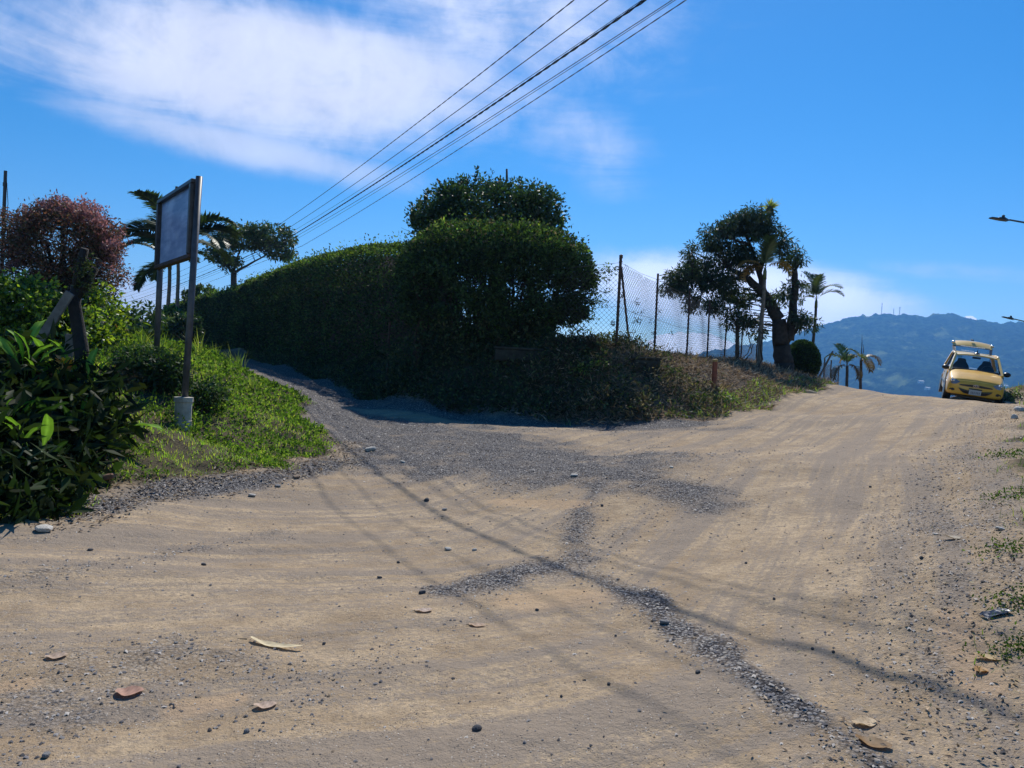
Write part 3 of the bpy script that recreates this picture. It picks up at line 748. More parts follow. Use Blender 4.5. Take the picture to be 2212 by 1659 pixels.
def frond_mesh(name, L, arch, droop, n_leaf, lw, ll, col, col2, hang=.35, curl=0.0, vee=.5):
    """palm frond in its own space: starts at the origin, leaves along +x, rises then bends over"""
    V, F, C = [], [], []
    pts = []; x = z = 0.0; a = arch; N = 16
    for i in range(N + 1):
        pts.append(np.array([x, 0, z]))
        x += math.cos(a) * L / N; z += math.sin(a) * L / N
        a -= droop / N * (0.4 + 1.2 * i / N)
    pts = np.array(pts)
    def rach(f):
        k = min(int(f * N), N - 1); q = f * N - k
        return pts[k] * (1 - q) + pts[k + 1] * q, (pts[k + 1] - pts[k]) / (np.linalg.norm(pts[k + 1] - pts[k]) + 1e-9)
    for i in range(N):          # rachis: flat three-sided strip
        r1, r2 = .022 * L / 2 * (1 - i / N * .85), .022 * L / 2 * (1 - (i + 1) / N * .85)
        b = len(V)
        for p, r in ((pts[i], r1), (pts[i + 1], r2)): V += [p + [0, -r, 0], p + [0, r, 0], p + [0, 0, -r]]
        F += [(b, b + 1, b + 4), (b, b + 4, b + 3), (b + 1, b + 2, b + 5), (b + 1, b + 5, b + 4), (b + 2, b, b + 3), (b + 2, b + 3, b + 5)]
        C += [col2] * 6
    for i in range(n_leaf):
        f = .16 + .82 * (i + random.random() * .5) / n_leaf
        p, t = rach(min(f, .995))
        l = ll * (math.sin(math.pi * (0.12 + .83 * f)) * .75 + .25) * random.uniform(.85, 1.1)
        nrm = np.array([-t[2], 0, t[0]])
        for s in (-1, 1):
            d = t * random.uniform(.5, .75) + np.array([0, s, 0]) * .9 + nrm * vee * random.uniform(.4, 1.1); d /= np.linalg.norm(d)
            q1 = p + d * l * .5; d2 = d * 1.0 + np.array([0, 0, -1]) * hang * random.uniform(.6, 1.7); d2 /= np.linalg.norm(d2)
            q2 = q1 + d2 * l * .5
            wv = np.cross(d, nrm); wv /= np.linalg.norm(wv) + 1e-9; wv = wv * lw / 2
            b = len(V); V += [p - wv * .5, p + wv * .5, q1 + wv, q1 - wv, q2]
            F += [(b, b + 1, b + 2), (b, b + 2, b + 3), (b + 3, b + 2, b + 4)]
            cc = np.array(col) * random.uniform(.7, 1.25); C += [cc] * 5
    me = bpy.data.meshes.new(name)
    me.from_pydata([tuple(p) for p in V], [], F); me.update()
    a_ = me.color_attributes.new('Col', 'FLOAT_COLOR', 'POINT')
    cc = np.ones((len(V), 4), np.float32); cc[:, :3] = np.array(C); a_.data.foreach_set('color', cc.ravel())
    me.materials.append(LEAF)
    return me
def put_fronds(parent, at_, meshes, yaws, tilts=None, scales=None):
    base = _org(parent)
    for i, yw in enumerate(yaws):
        o = link_mesh('frond', meshes[i % len(meshes)], None, parent)
        o.location = Vector(at_) - base
        o.rotation_euler = (random.uniform(-.3, .3), -(tilts[i] if tilts else 0), yw)
        sc = scales[i] if scales else random.uniform(.9, 1.08)
        o.scale = (sc, sc, sc)

# ------------------------------------------------------------------ hedges
DK = [(.022, .045, .016), (.03, .055, .018), (.04, .07, .022), (.018, .036, .014)]
MID = [(.04, .085, .02), (.055, .11, .025), (.03, .065, .018), (.075, .12, .03)]
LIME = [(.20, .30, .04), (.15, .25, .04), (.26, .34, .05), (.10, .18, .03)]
OLIVE = [(.07, .085, .03), (.05, .07, .022), (.09, .10, .04)]

def build_long_hedge():
    line = [(-1.9, 20.3), (-3.2, 22.2), (-5.5, 26.0), (-8.4, 30.6), (-11.2, 35.5), (-15.8, 43.3), (-19.4, 48.6), (-22.2, 51.6), (-25.2, 54.6)]
    tops = [4.55, 5.15, 5.45, 5.55, 5.6, 5.6, 5.55, 5.4, 5.0]
    L = np.array(line); seg = np.hypot(*np.diff(L, axis=0).T); cum = np.concatenate([[0], np.cumsum(seg)])
    tot = cum[-1]
    base = (line[0][0], line[0][1], Hs(*line[0]))
    h = thing('clipped_hedge', 'long clipped dark green hedge running along the right side of the narrow lane', 'hedge', base)
    def frame(s):
        x = np.interp(s, cum, L[:, 0]); y = np.interp(s, cum, L[:, 1]); z = np.interp(s, cum, tops)
        e = .5; dx = np.interp(s + e, cum, L[:, 0]) - np.interp(s - e, cum, L[:, 0]); dy = np.interp(s + e, cum, L[:, 1]) - np.interp(s - e, cum, L[:, 1])
        l = np.hypot(dx, dy); return x, y, z, dx / l, dy / l
    half = 0.95
    n = 125000
    s = (RNG.random(n) ** .9) * tot * 1.0
    # around the section: front face, rounded shoulder, top, some of the back
    q = RNG.random(n)
    x, y, zt, tx, ty = frame(s)
    nx_, ny_ = ty, -tx            # towards the back (right of travel)
    zt = zt + .16 * (fbm(s * .9, s * 0, 3) - .5) + .35 * (fbm(s * .22, s * 0, 9) - .5)
    zb = H(x, y) - .1
    Hh = zt - zb
    sh = .8
    side = np.where(q < .62, -1, np.where(q < .80, 1, 0))
    hgt = RNG.random(n) * Hh
    lat = half * side
    topm = side == 0
    lat = np.where(topm, (RNG.random(n) * 2 - 1) * half, lat)
    hgt = np.where(topm, Hh, hgt)
    # rounding of the shoulders
    kz = np.clip((hgt - (Hh - sh)) / sh, 0, 1)
    lat = np.where(side != 0, side * half * np.sqrt(1 - (kz * .92) ** 2), lat)
    hgt = np.where(topm, Hh - sh * (1 - np.sqrt(1 - (lat / half * .92) ** 2)), hgt)
    wob = (fbm(s * .8, hgt * .8, 15) - .5) * .45
    dep = RNG.random(n) ** 1.6 * .34
    lat = lat * (1 - dep / half) + np.sign(lat) * wob * (side != 0)
    hgt = hgt + np.where(topm, wob * .5 - dep * .6 + (RNG.random(n) < .07) * RNG.random(n) * .4, 0)
    P = np.stack([x + nx_ * lat, y + ny_ * lat, zb + hgt], 1)
    out = np.stack([nx_ * np.sign(lat), ny_ * np.sign(lat), np.full(n, .35)], 1); out[topm] = [0, 0, 1.0]
    D = out * .55 + rand_dirs(n) * .8; D /= np.linalg.norm(D, axis=1)[:, None]
    sz = np.interp(y, [19, 55], [.085, .17])
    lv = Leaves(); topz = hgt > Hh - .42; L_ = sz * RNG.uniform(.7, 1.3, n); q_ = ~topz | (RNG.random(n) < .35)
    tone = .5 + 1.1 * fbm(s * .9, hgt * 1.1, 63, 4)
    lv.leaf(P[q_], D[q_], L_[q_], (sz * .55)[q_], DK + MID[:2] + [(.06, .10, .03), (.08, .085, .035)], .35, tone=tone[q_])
    lv.leaf(P[~q_], D[~q_], L_[~q_], (sz * .55)[~q_], MID[:2] + LIME, .3)  # paler leaf greens paint a sunlit rim along the hedge top
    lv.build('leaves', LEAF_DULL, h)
    # solid hull for the stem tangle, added so no sky shows through
    ss = np.linspace(.4, tot - .6, 46); mb = MB(); V, F = [], []
    prof = [(-.62, 0), (-.66, .4), (-.6, .78), (-.3, .9), (.3, .9), (.6, .78), (.66, .4), (.62, 0)]
    for i, s_ in enumerate(ss):
        x, y, zt, tx, ty = [float(a) for a in frame(np.array(s_))]
        zb = Hs(x, y) - .2
        for (a, b) in prof:
            j = 1 + random.uniform(-.1, .1)
            V.append((x + ty * a * j, y - tx * a * j, zb + (zt - zb) * b * random.uniform(.96, 1.0)))
    k = len(prof)
    for i in range(len(ss) - 1):
        for j in range(k - 1): F.append((i * k + j, i * k + j + 1, (i + 1) * k + j + 1, (i + 1) * k + j))
    F.append(tuple(range(k))); F.append(tuple((len(ss) - 1) * k + j for j in range(k)))
    mb.add(V, F).build('branches', TWIG, h)
build_long_hedge()

def build_round_hedge():
    cx, cy_, cz = -.5, 18.5, 3.44
    h = thing('rounded_hedge', 'tall domed hedge clump on the bank, left of the chain link fence', 'hedge', (cx, cy_, Hs(cx, cy_)))
    ax, ay, az_ = 2.5, 1.35, 1.62
    n = 88000
    d = rand_dirs(n); p = 2.7
    k = (np.abs(d) ** p).sum(1) ** (-1 / p)
    S = d * k[:, None] * [ax, ay, az_]
    lump = 1 + .10 * (fbm(d[:, 0] * 4 + 7, d[:, 2] * 4 + d[:, 1] * 3, 33) - .5) * 2
    rr = 1 - RNG.random(n) ** 1.5 * .42
    P = S * (rr * lump)[:, None] + [cx, cy_, cz]
    P[:, 2] += np.where(d[:, 2] > .5, (RNG.random(n) < .07) * RNG.random(n) * .32, 0)
    # ragged skirt: thinner towards the underside and on the right flank
    low = P[:, 2] < 2.75
    hole = fbm(P[:, 0] * 2.6, P[:, 2] * 2.6, 51) > (.53 - .10 * low)
    keep = ~(hole & (P[:, 2] < 3.6) & (RNG.random(n) < .8))
    keep &= ~((P[:, 0] > 1.1) & (P[:, 2] < 2.55 + (P[:, 0] - 1.1) * .28))
    keep &= P[:, 2] > H(P[:, 0], P[:, 1])
    P, d = P[keep], d[keep]; n = len(P)
    D = d * .6 + rand_dirs(n) * .8; D /= np.linalg.norm(D, axis=1)[:, None]
    lv = Leaves()
    sunlit_rim = (P[:, 2] > cz + .95) & (RNG.random(n) < .6)  # upper leaves coloured paler to imitate sun on the dome's rim
    for q_, cols_ in ((~sunlit_rim, DK + MID[:2] + [(.07, .10, .035)]), (sunlit_rim, MID + LIME[1:] + [(.13, .17, .06), (.16, .12, .08)])):
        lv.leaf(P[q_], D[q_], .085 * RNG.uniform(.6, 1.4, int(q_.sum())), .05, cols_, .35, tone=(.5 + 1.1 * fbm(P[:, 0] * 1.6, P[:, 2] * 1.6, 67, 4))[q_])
    # trimmed leafy skirt down to the bank on the left
    m_ = 9000
    X = RNG.uniform(-3.2, 1.0, m_); Y = RNG.uniform(17.2, 19.6, m_); Z = H(X, Y) + RNG.random(m_) ** 1.2 * 1.3
    lv.leaf(np.stack([X, Y, Z], 1), rand_dirs(m_, .3), .09 * RNG.uniform(.7, 1.3, m_), .05, DK + OLIVE, .3)
    # shoots reaching out on the right
    tips = []
    mb = MB()
    for (u, v) in ((1318, 577), (1308, 600), (1312, 628), (1290, 650), (1305, 655), (1284, 690), (1262, 712), (1240, 716), (1325, 585), (1290, 605)):
        b = at(u, v, 17.9); a = Vector((cx + 1.7, cy_, cz - .1 + (b.z - cz) * .4)); branch(mb, a, b, .015, .004, .1, 4, 4)
        tips += [tuple(a.lerp(b, f)) for f in (.6, .75, .88, 1)]
    clump_leaves(lv, tips, 16, .13, .075, .042, MID + LIME[:2], .1)
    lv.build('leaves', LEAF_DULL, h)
    for i in range(26):
        a = Vector((cx + random.uniform(-2.1, 1.0), cy_ + random.uniform(-.5, .6), 0)); a.z = Hs(a.x, a.y) - .05
        b = Vector((cx + (a.x - cx) * 1.05 + random.uniform(-.5, .7), a.y + random.uniform(-.5, .5), cz + random.uniform(-.3, 1.0)))
        pts = branch(mb, a, b, random.uniform(.03, .055), .012, .08, 5, 5)
        for q in range(4):
            p0 = pts[random.randint(2, 5)]; branch(mb, p0, p0 + Vector((random.gauss(0, .5), random.gauss(0, .4), random.gauss(.3, .3))), .014, .004, .1, 3, 4)
    mb.build('branches', TWIG, h)
build_round_hedge()

# ------------------------------------------------------------------ trees
def simple_tree(name, label, base, limbs, blobs, n_cl, n_leaf, r_cl, L, W, cols, mat, droop=.0, bark=BARK, group=None, twigr=.012, shell=.35, jit=.25, sprays=None, out=.6, spray_cols=None):
    t = thing(name, label, 'tree', base, group)
    mb = MB(); joints = []
    for pts, r0, r1 in limbs:
        for i in range(len(pts) - 1):
            f0, f1 = i / (len(pts) - 1), (i + 1) / (len(pts) - 1)
            joints += branch(mb, pts[i], pts[i + 1], r0 + (r1 - r0) * f0, r0 + (r1 - r0) * f1, .05, 4, 9)[1:]
    cen = []
    for (c, rad, k) in blobs: cen.append(ellipsoid_points(c, rad, int(n_cl * k), shell))
    cen = np.concatenate(cen)
    J = np.array([tuple(j) for j in joints])
    for c in cen[::2]:
        dd = np.linalg.norm(J - c, axis=1) + (J[:, 2] > c[2]) * .8; j = J[np.argmin(dd)]
        branch(mb, j, c, twigr * 1.6, twigr * .4, .12, 3, 4)
    mb.build('trunk', bark, t, smooth=True)
    lv = Leaves(); clump_leaves(lv, cen, n_leaf, r_cl, L, W, cols, droop, out, jit)
    if sprays is not None:
        for (P, D, n) in sprays:
            for q in range(n):
                f = q / n; P2 = np.asarray(P) + np.asarray(D) * f
                lv.leaf(P2 + RNG.normal(size=(7, 3)) * .03, rand_dirs(7, .5), L, W, spray_cols or cols, jit)
    lv.build('crown', mat, t)
    return t
V3 = lambda p: Vector(p)
def gz(x, y, dz=0.0): return Vector((x, y, Hs(x, y) + dz))

# leafy tree that rises behind the domed hedge
b0 = gz(-.8, 22.2); spr = []
for (u, v, l) in ((958, 398, .35), (978, 388, .4), (1030, 358, .6), (1012, 380, .4), (1056, 392, .3), (1102, 388, .35), (1126, 382, .45), (1150, 395, .4), (1190, 412, .45), (1205, 440, .4), (905, 428, .35), (890, 455, .3), (925, 408, .35), (1212, 470, .3), (1080, 385, .3), (1000, 385, .35), (1040, 385, .35)):
    tip = at(u, v, 22 + random.uniform(-.7, .7)); d = Vector((0, 0, l * 1.6)) + Vector((random.gauss(0, .06), 0, 0))
    spr.append((tuple(tip - d), tuple(d), 12))
simple_tree('bushy_tree', 'dense dark green tree with upright leafy shoots, behind the domed hedge', b0,
            [([b0 - V3((0, 0, .2)), b0 + V3((0, 0, 1.6))], .16, .12), ([b0 + V3((0, 0, 1.5)), b0 + V3((-1.2, .2, 4.0)), b0 + V3((-1.8, .1, 5.0))], .1, .03), ([b0 + V3((0, 0, 1.5)), b0 + V3((.2, 0, 4.0)), b0 + V3((.3, .1, 5.4))], .1, .03), ([b0 + V3((0, 0, 1.5)), b0 + V3((1.3, .2, 3.8)), b0 + V3((1.9, .1, 4.6))], .1, .03)],
            [(tuple(at(1055, 475, 22.2)), (2.0, 1.5, 1.15), .55), (tuple(at(955, 465, 22)), (.85, .9, .75), .15), (tuple(at(1150, 460, 22)), (.85, .9, .85), .17), (tuple(at(1040, 530, 22)), (2.2, 1.3, .9), .25)],
            520, 52, .34, .12, .062, DK[:3] + MID[:3], LEAF, 0.0, sprays=spr, out=.75, shell=.25)

# spreading tree behind the far end of the hedge
b1 = gz(at(500, 650, 49).x, 49.0); hub = at(505, 590, 48.5)
simple_tree('spreading_tree', 'spreading tree with a flat airy crown, over the far end of the long hedge', b1,
            [([b1 - V3((0, 0, .2)), V3(hub)], .26, .19), ([V3(hub), at(470, 555, 48.3), at(465, 520, 47.6)], .09, .03), ([V3(hub), at(540, 570, 48.3), at(585, 545, 48.3)], .1, .03), ([V3(hub), at(515, 550, 49.7), at(530, 510, 49.7)], .1, .03), ([at(585, 545, 48.3), at(630, 540, 48.3)], .03, .015)],
            [(tuple(at(530, 513, 48.3)), (1.92, 1.85, 0.78), .4), (tuple(at(585, 510, 48.3)), (1.56, 1.70, 0.78), .3), (tuple(at(480, 540, 47.7)), (0.85, 1.14, 0.99), .16), (tuple(at(608, 545, 48.3)), (0.99, 1.28, 0.35), .12), (tuple(at(500, 570, 48.3)), (0.71, 0.99, 0.43), .06)],
            300, 26, .32, .25, .11, MID + OLIVE[:2] + [(.11, .13, .045)], LEAF, .35, shell=.3)

# old mango-like tree on the bank by the crest
bm = gz(9.25, 25.0)
lim = [([bm - V3((0, 0, .25)), bm + V3((0, 0, .3)), at(1688, 745, 25), at(1683, 690, 25)], .38, .23),
       ([at(1683, 690, 25), at(1655, 640, 25), at(1615, 600, 25), at(1575, 580, 25.2)], .22, .06),
       ([at(1705, 735, 25), at(1712, 690, 25), at(1718, 620, 25), at(1716, 585, 25)], .17, .10),
       ([at(1655, 640, 25), at(1640, 590, 25), at(1620, 530, 25.1), at(1600, 480, 25)], .12, .03),
       ([at(1640, 590, 25), at(1655, 540, 25), at(1660, 490, 24.9), at(1662, 450, 24.9)], .09, .05),
       ([at(1620, 530, 25.1), at(1570, 510, 24.8), at(1545, 475, 25)], .05, .015),
       ([at(1605, 600, 25), at(1520, 610, 25), at(1470, 605, 24.8)], .06, .015),
       ([at(1655, 540, 25), at(1690, 520, 25), at(1712, 500, 25)], .04, .012),
       ([at(1700, 740, 25), at(1722, 710, 25.1), at(1735, 690, 25)], .08, .03)]
bl = [(1620, 465, .8, .38, .09), (1655, 500, .6, .42, .09), (1585, 490, .6, .4, .08), (1545, 510, .5, .5, .08), (1570, 545, .8, .5, .11), (1520, 580, .75, .5, .12), (1470, 605, .5, .5, .09), (1460, 625, .4, .25, .04), (1555, 610, .8, .5, .13), (1610, 560, .6, .5, .07), (1600, 640, .55, .4, .07), (1692, 535, .35, .3, .035), (1712, 560, .4, .4, .05), (1500, 655, .4, .3, .04), (1545, 660, .55, .3, .05), (1590, 690, .35, .4, .04), (1620, 700, .3, .35, .03), (1725, 690, .35, .3, .035), (1715, 625, .25, .5, .03), (1495, 540, .3, .2, .02), (1675, 650, .4, .4, .04), (1740, 700, .25, .2, .015), (1625, 480, .9, .3, .05), (1640, 720, .2, .25, .015)]
blobs = [(tuple(at(u, v, 25 + random.uniform(-.4, .5))), (a * .95, .75, c * .8), k) for (u, v, a, c, k) in bl]
simple_tree('mango_tree', 'large old tree with thick forked trunk and ragged dark crown, beside the road crest', bm, lim, blobs, 430, 42, .22, .16, .042, DK + [(.05, .07, .02), (.035, .05, .02)], LEAF, .55, BARK_OLD, shell=.1, out=.8, twigr=.014)

def rosette(parent, c, n, L, Wd, cols, tilt=(.3, 1.2), name='leaves', mat=LEAF):
    lv = Leaves()
    for i in range(n):
        a = random.random() * 6.283; e = random.uniform(*tilt); d = np.array([math.cos(a) * math.cos(e), math.sin(a) * math.cos(e), math.sin(e)])
        l = L * random.uniform(.7, 1.1); N = np.cross(d, [0, 0, 1.0]); N = np.cross(N, d)
        P = np.array(c, float)[None]
        V, F, C = leaf_arrays(P, d[None], l, Wd, cols, .2, .3, N[None] / np.linalg.norm(N))
        V[2, 2] -= l * .12
        lv.add(V, F, C)
    return lv.build(name, mat, parent)
bp_ = at(1663, 449, 24.9)
br = thing('bromeliad', 'pale yellow-green bromeliad perched on the top of the old tree', 'plant', bp_)
rosette(br, bp_, 34, .42, .05, [(.30, .36, .10), (.38, .40, .12), (.22, .28, .07)], (.1, 1.3))
MB().tube([bp_ - V3((0, 0, .22)), bp_ - V3((0, 0, .05)), bp_ + V3((0, 0, .06))], [.07, .14, .05], 7).build('root_clump', BARK, br)

# reddish small tree on the left
rb = at(140, 690, 12.6); rb = gz(rb.x, rb.y)
rc = at(138, 545, 12.6)
spr = []
for i in range(130):
    a = random.uniform(-.35, math.pi + .25); e = random.uniform(.82, 1.12)
    c = at(138 + 122 * math.cos(a) * e, 545 - 112 * math.sin(a) * e, 12.6 + random.uniform(-.5, .5)); d = (c - rc) * random.uniform(.2, .4)
    spr.append((tuple(c - d), tuple(d + Vector((random.gauss(0, .05), 0, random.gauss(0, .05)))), 9))
RED = [(.20, .085, .085), (.15, .075, .075), (.22, .11, .06), (.11, .085, .04), (.26, .13, .13), (.15, .10, .05)]
simple_tree('red_leaved_tree', 'small round tree with reddish brown fine leaves, left edge above the broad-leaved plants', rb,
            [([rb - V3((0, 0, .2)), rb + (rc - rb) * .45], .07, .06)] + [([rb + (rc - rb) * .42, rc + V3((dx * .5, dy * .4, dz * .5)), rc + V3((dx, dy, dz))], .04, .01) for dx, dy, dz in ((-.6, 0, .3), (-.3, .4, .6), (.1, -.3, .7), (.5, .2, .4), (.7, -.1, -.1), (-.75, .1, -.2), (.2, .3, .2))],
            [(tuple(rc), (.93, .85, .82), .8), (tuple(at(60, 560, 12.6)), (.5, .6, .5), .15), (tuple(at(210, 580, 12.6)), (.42, .6, .6), .15), (tuple(at(120, 470, 12.6)), (.5, .5, .3), .12), (tuple(at(225, 510, 12.6)), (.3, .4, .35), .08), (tuple(at(20, 500, 12.6)), (.35, .5, .4), .1), (tuple(at(140, 625, 12.7)), (.8, .6, .3), .22)],
            620, 24, .15, .062, .026, [(.15, .075, .055), (.13, .085, .045), (.17, .09, .05), (.08, .08, .035), (.11, .06, .055), (.06, .07, .03)], LEAF_RED, .25, BARK_DARK, sprays=spr, spray_cols=[(.32, .19, .22), (.27, .16, .19), (.34, .19, .17)], shell=.2, twigr=.006)

# bright green shrub below it
sb = at(110, 700, 11.9); sb = gz(sb.x, sb.y)
simple_tree('bright_shrub', 'bright yellow-green leafy shrub under the reddish tree', sb,
            [([sb - V3((0, 0, .1)), sb + V3((-.2, 0, .6))], .05, .03), ([sb, sb + V3((.5, 0, .8))], .04, .02), ([sb, sb + V3((-.9, .1, .9))], .04, .02)],
            [(tuple(at(40, 665, 11.3)), (.62, .6, .5), .36), (tuple(at(30, 740, 11.2)), (.75, .6, .42), .25), (tuple(at(130, 720, 11.4)), (.65, .5, .5), .25), (tuple(at(225, 675, 12.2)), (.28, .5, .42), .14), (tuple(at(210, 745, 12.2)), (.4, .5, .45), .15)],
            330, 40, .17, .085, .05, LIME + MID[:1], LEAF_BRIGHT, .05, BARK, shell=.1, twigr=.007)
sb2 = at(-90, 720, 11.0); sb2 = gz(sb2.x, sb2.y)
simple_tree('bright_shrub', 'yellow-green shrub cut by the left edge of the photo', sb2, [([sb2 - V3((0, 0, .1)), sb2 + V3((.1, 0, .8))], .05, .02)],
            [(tuple(at(-60, 690, 11.0)), (.6, .6, .65), 1)], 120, 36, .18, .085, .05, LIME + MID[:1], LEAF_BRIGHT, .05, BARK, shell=.1)

# pruned stump with cut limbs, and the planks leaning by it
st = at(176, 800, 10.4); st = gz(st.x, st.y)
tr = thing('pruned_stump', 'dark pruned tree stump with two cut limbs pointing up, in front of the reddish tree', 'tree', st)
MB().tube([st - V3((0, 0, .15)), at(178, 770, 10.4), at(170, 715, 10.4), at(160, 655, 10.4), at(166, 620, 10.4)], [.12, .10, .09, .085, .08], 9).build('trunk', BARK_DARK, tr, smooth=True)
for pts, rr_ in (([at(163, 632, 10.4), at(172, 585, 10.4), at(183, 537, 10.35)], [.07, .06, .055]), ([at(165, 640, 10.4), at(190, 605, 10.45), at(207, 578, 10.5)], [.07, .06, .05])):
    MB().tube(pts, rr_, 8).build('cut_limb', BARK_DARK, tr, smooth=True)
lv = Leaves(); clump_leaves(lv, [tuple(at(178 + random.gauss(0, 8), 555 + random.random() * 70, 10.4 + random.uniform(-.1, .1))) for i in range(26)], 14, .1, .055, .03, OLIVE + DK, .1); lv.build('leaves', LEAF_DULL, tr)
GREY_WOOD = pmat('weathered_grey_wood', (.15, .14, .135), .85, var=.35, scale=7, bump=.004, bscale=30)
for (a, b, wx, lab) in ((at(28, 825, 10.2), at(152, 632, 10.2), .125, 'weathered grey plank leaning to the right against the pruned stump'), (at(146, 805, 10.6), at(152, 722, 10.6), .12, 'short upright grey post right behind the pruned stump')):
    a.z = min(a.z, Hs(a.x, a.y) - .02) if 'upright' in lab else a.z
    p = thing('plank', lab, 'plank', a)
    MB().beam(a, b, wx, .04, up=(0, 1, 0), bev=.006).build('board', GREY_WOOD, p)

# ------------------------------------------------------------------ palms
GRN = (.045, .075, .02); GRNY = (.10, .13, .03); DRYF = (.30, .19, .05); DEAD = (.11, .08, .055)
fm_big = [frond_mesh('frond', 3.6, a, d, 74, .11, 1.05, c, (.12, .13, .05), .35, vee=.35) for a, d, c in ((1.0, 1.9, GRN), (.7, 1.7, GRN), (.35, 1.4, (.05, .08, .025)), (1.2, 1.5, GRN))]
def palm(name, label, base, top, r0, r1, fronds, yaws, tilts, scales, group=None, ring=True, trunkmat=BARK_PALE, shaft=None):
    base, top = Vector(base), Vector(top)
    p = thing(name, label, 'palm', base, group)
    n = 10; pts = [base.lerp(top, i / n) + Vector((.03 * math.sin(i), 0, 0)) * (top - base).length * .12 for i in range(n + 1)]
    MB().tube([base - V3((0, 0, .2))] + pts, [r0 * 1.15] + [r0 + (r1 - r0) * i / n for i in range(n + 1)], 9).build('trunk', trunkmat, p, smooth=True)
    if shaft: MB().tube([pts[-1] - V3((0, 0, .05)), pts[-1] + V3((0, 0, shaft * .6)), pts[-1] + V3((0, 0, shaft))], [r1 * 1.25, r1 * 1.1, r1 * .4], 8).build('crownshaft', pmat('green_crownshaft', (.08, .11, .035), .5, var=.2), p, smooth=True)
    put_fronds(p, pts[-1] + V3((0, 0, (shaft or 0) * .85)), fronds, yaws, tilts, scales)
    return p
c1_ = at(385, 553, 38)
palm('royal_palm', 'tall palm with drooping feathery fronds behind the blank signboard, front one of the pair', gz(c1_.x + .15, 38.0), c1_, .11, .08, fm_big,
     [0.0, .5, 1.1, 1.9, 2.6, 3.1, 3.5, 4.3, 5.1, 5.8, 2.95, .2], [0, .1, 0, .1, 0, -.05, -.2, 0, 0, -.2, .5, -.45], [1.0, .9, 1, .9, 1, 1.0, .95, 1, 1, 1, .85, .95], 'palms behind the signboard', shaft=.7)
c2_ = at(367, 580, 40)
palm('royal_palm', 'slimmer palm with a paler trunk behind the blank signboard, rear one of the pair', gz(c2_.x, 40.0), c2_, .12, .09, fm_big, [.4, 1.4, 2.4, 3.3, 4.2, 5.3, 3.0], [-.3, 0, -.3, -.5, 0, -.2, -.6], [.7, .75, .7, .8, .8, .7, .75], 'palms behind the signboard', shaft=.5)
fm_s = [frond_mesh('frond', 1.6, a, d, 36, .045, .5, c, c2, h, vee=.3) for a, d, c, c2, h in ((1.25, 1.2, GRN, GRNY, .15), (1.0, 2.0, (.05, .08, .025), GRNY, .2), (.75, 2.6, GRNY, DRYF, .3))]
fm_y = [frond_mesh('frond', 1.5, a, d, 34, .05, .48, c, c2, h, vee=.3) for a, d, c, c2, h in ((1.1, 2.4, GRNY, DRYF, .4), (.8, 3.0, DRYF, DRYF, .7), (.5, 2.6, DEAD, DEAD, 1.2), (1.3, 1.3, (.07, .12, .03), GRNY, .15))]
t1 = at(1652, 600, 24.2)
palm('garden_palm', 'young palm with green upright and orange dying fronds, in front of the old tree', gz(at(1639, 790, 24.2).x, 24.2), t1, .085, .055, [fm_y[3], fm_y[3], fm_y[1], fm_y[3], fm_y[1], fm_y[3], fm_s[0], fm_y[1]],
     [.4, 2.7, .1, 1.4, 3.05, 4.5, 5.6, 2.2], [.15, .25, -.05, .3, -.1, .2, .3, -.3], [.8, .85, .8, .75, .85, .8, .8, .8], 'slender palms on the bank', shaft=.35)
t2 = at(1763, 662, 28)
palm('garden_palm', 'slender palm with arching green fronds, standing clear against the white cloud', gz(at(1751, 810, 28).x, 28), t2, .065, .05, [fm_s[0], fm_s[1], fm_s[1], fm_s[0], fm_s[1], fm_s[2], fm_s[0]],
     [1.2, .1, 3.2, 5.0, -.3, 3.5, 2.2], [.3, .15, .1, .25, -.15, -.25, .3], [.75, .8, .75, .7, .7, .6, .8], 'slender palms on the bank', shaft=.3, trunkmat=BARK)
# small palms past the crest, with brown hanging fronds
for (u, vb, vc, d, lab, ms, yw, tl) in ((1830, 838, 790, 25, 'small palm past the crest with yellowing top fronds and brown hanging ones', [fm_y[0], fm_y[0], fm_y[2], fm_y[3], fm_y[0], fm_y[2]], [2.9, 1.2, .4, 1.9, .1, 3.5], [0, .1, -.3, .2, .05, -.4]),
                                 (1860, 838, 778, 25.6, 'half dead small palm past the crest with a bare spear leaf, nearest the yellow car', [fm_y[0], fm_y[2], fm_y[2], fm_y[1]], [3.0, .1, .6, 2.6], [0, .2, -.2, -.1])):
    tp = at(u, vc, d); bs = gz(at(u, vb, d).x, d)
    p = palm('garden_palm', lab, bs, tp, .05, .045, ms, yw, tl, [.62] * len(ms), 'small palms past the crest', trunkmat=BARK)
    mb = MB()
    for (du, l) in (((0, .9), (6, .55)) if 'spear' in lab else ((-2, .45),)):
        mb.tube([tp, tp + V3((du * .012, 0, l * .6)), tp + V3((du * .012 - .02, 0, l))], [.018, .014, .003], 5)
    mb.build('spear_leaf', pmat('dry_spear', (.05, .045, .035), .8), p)
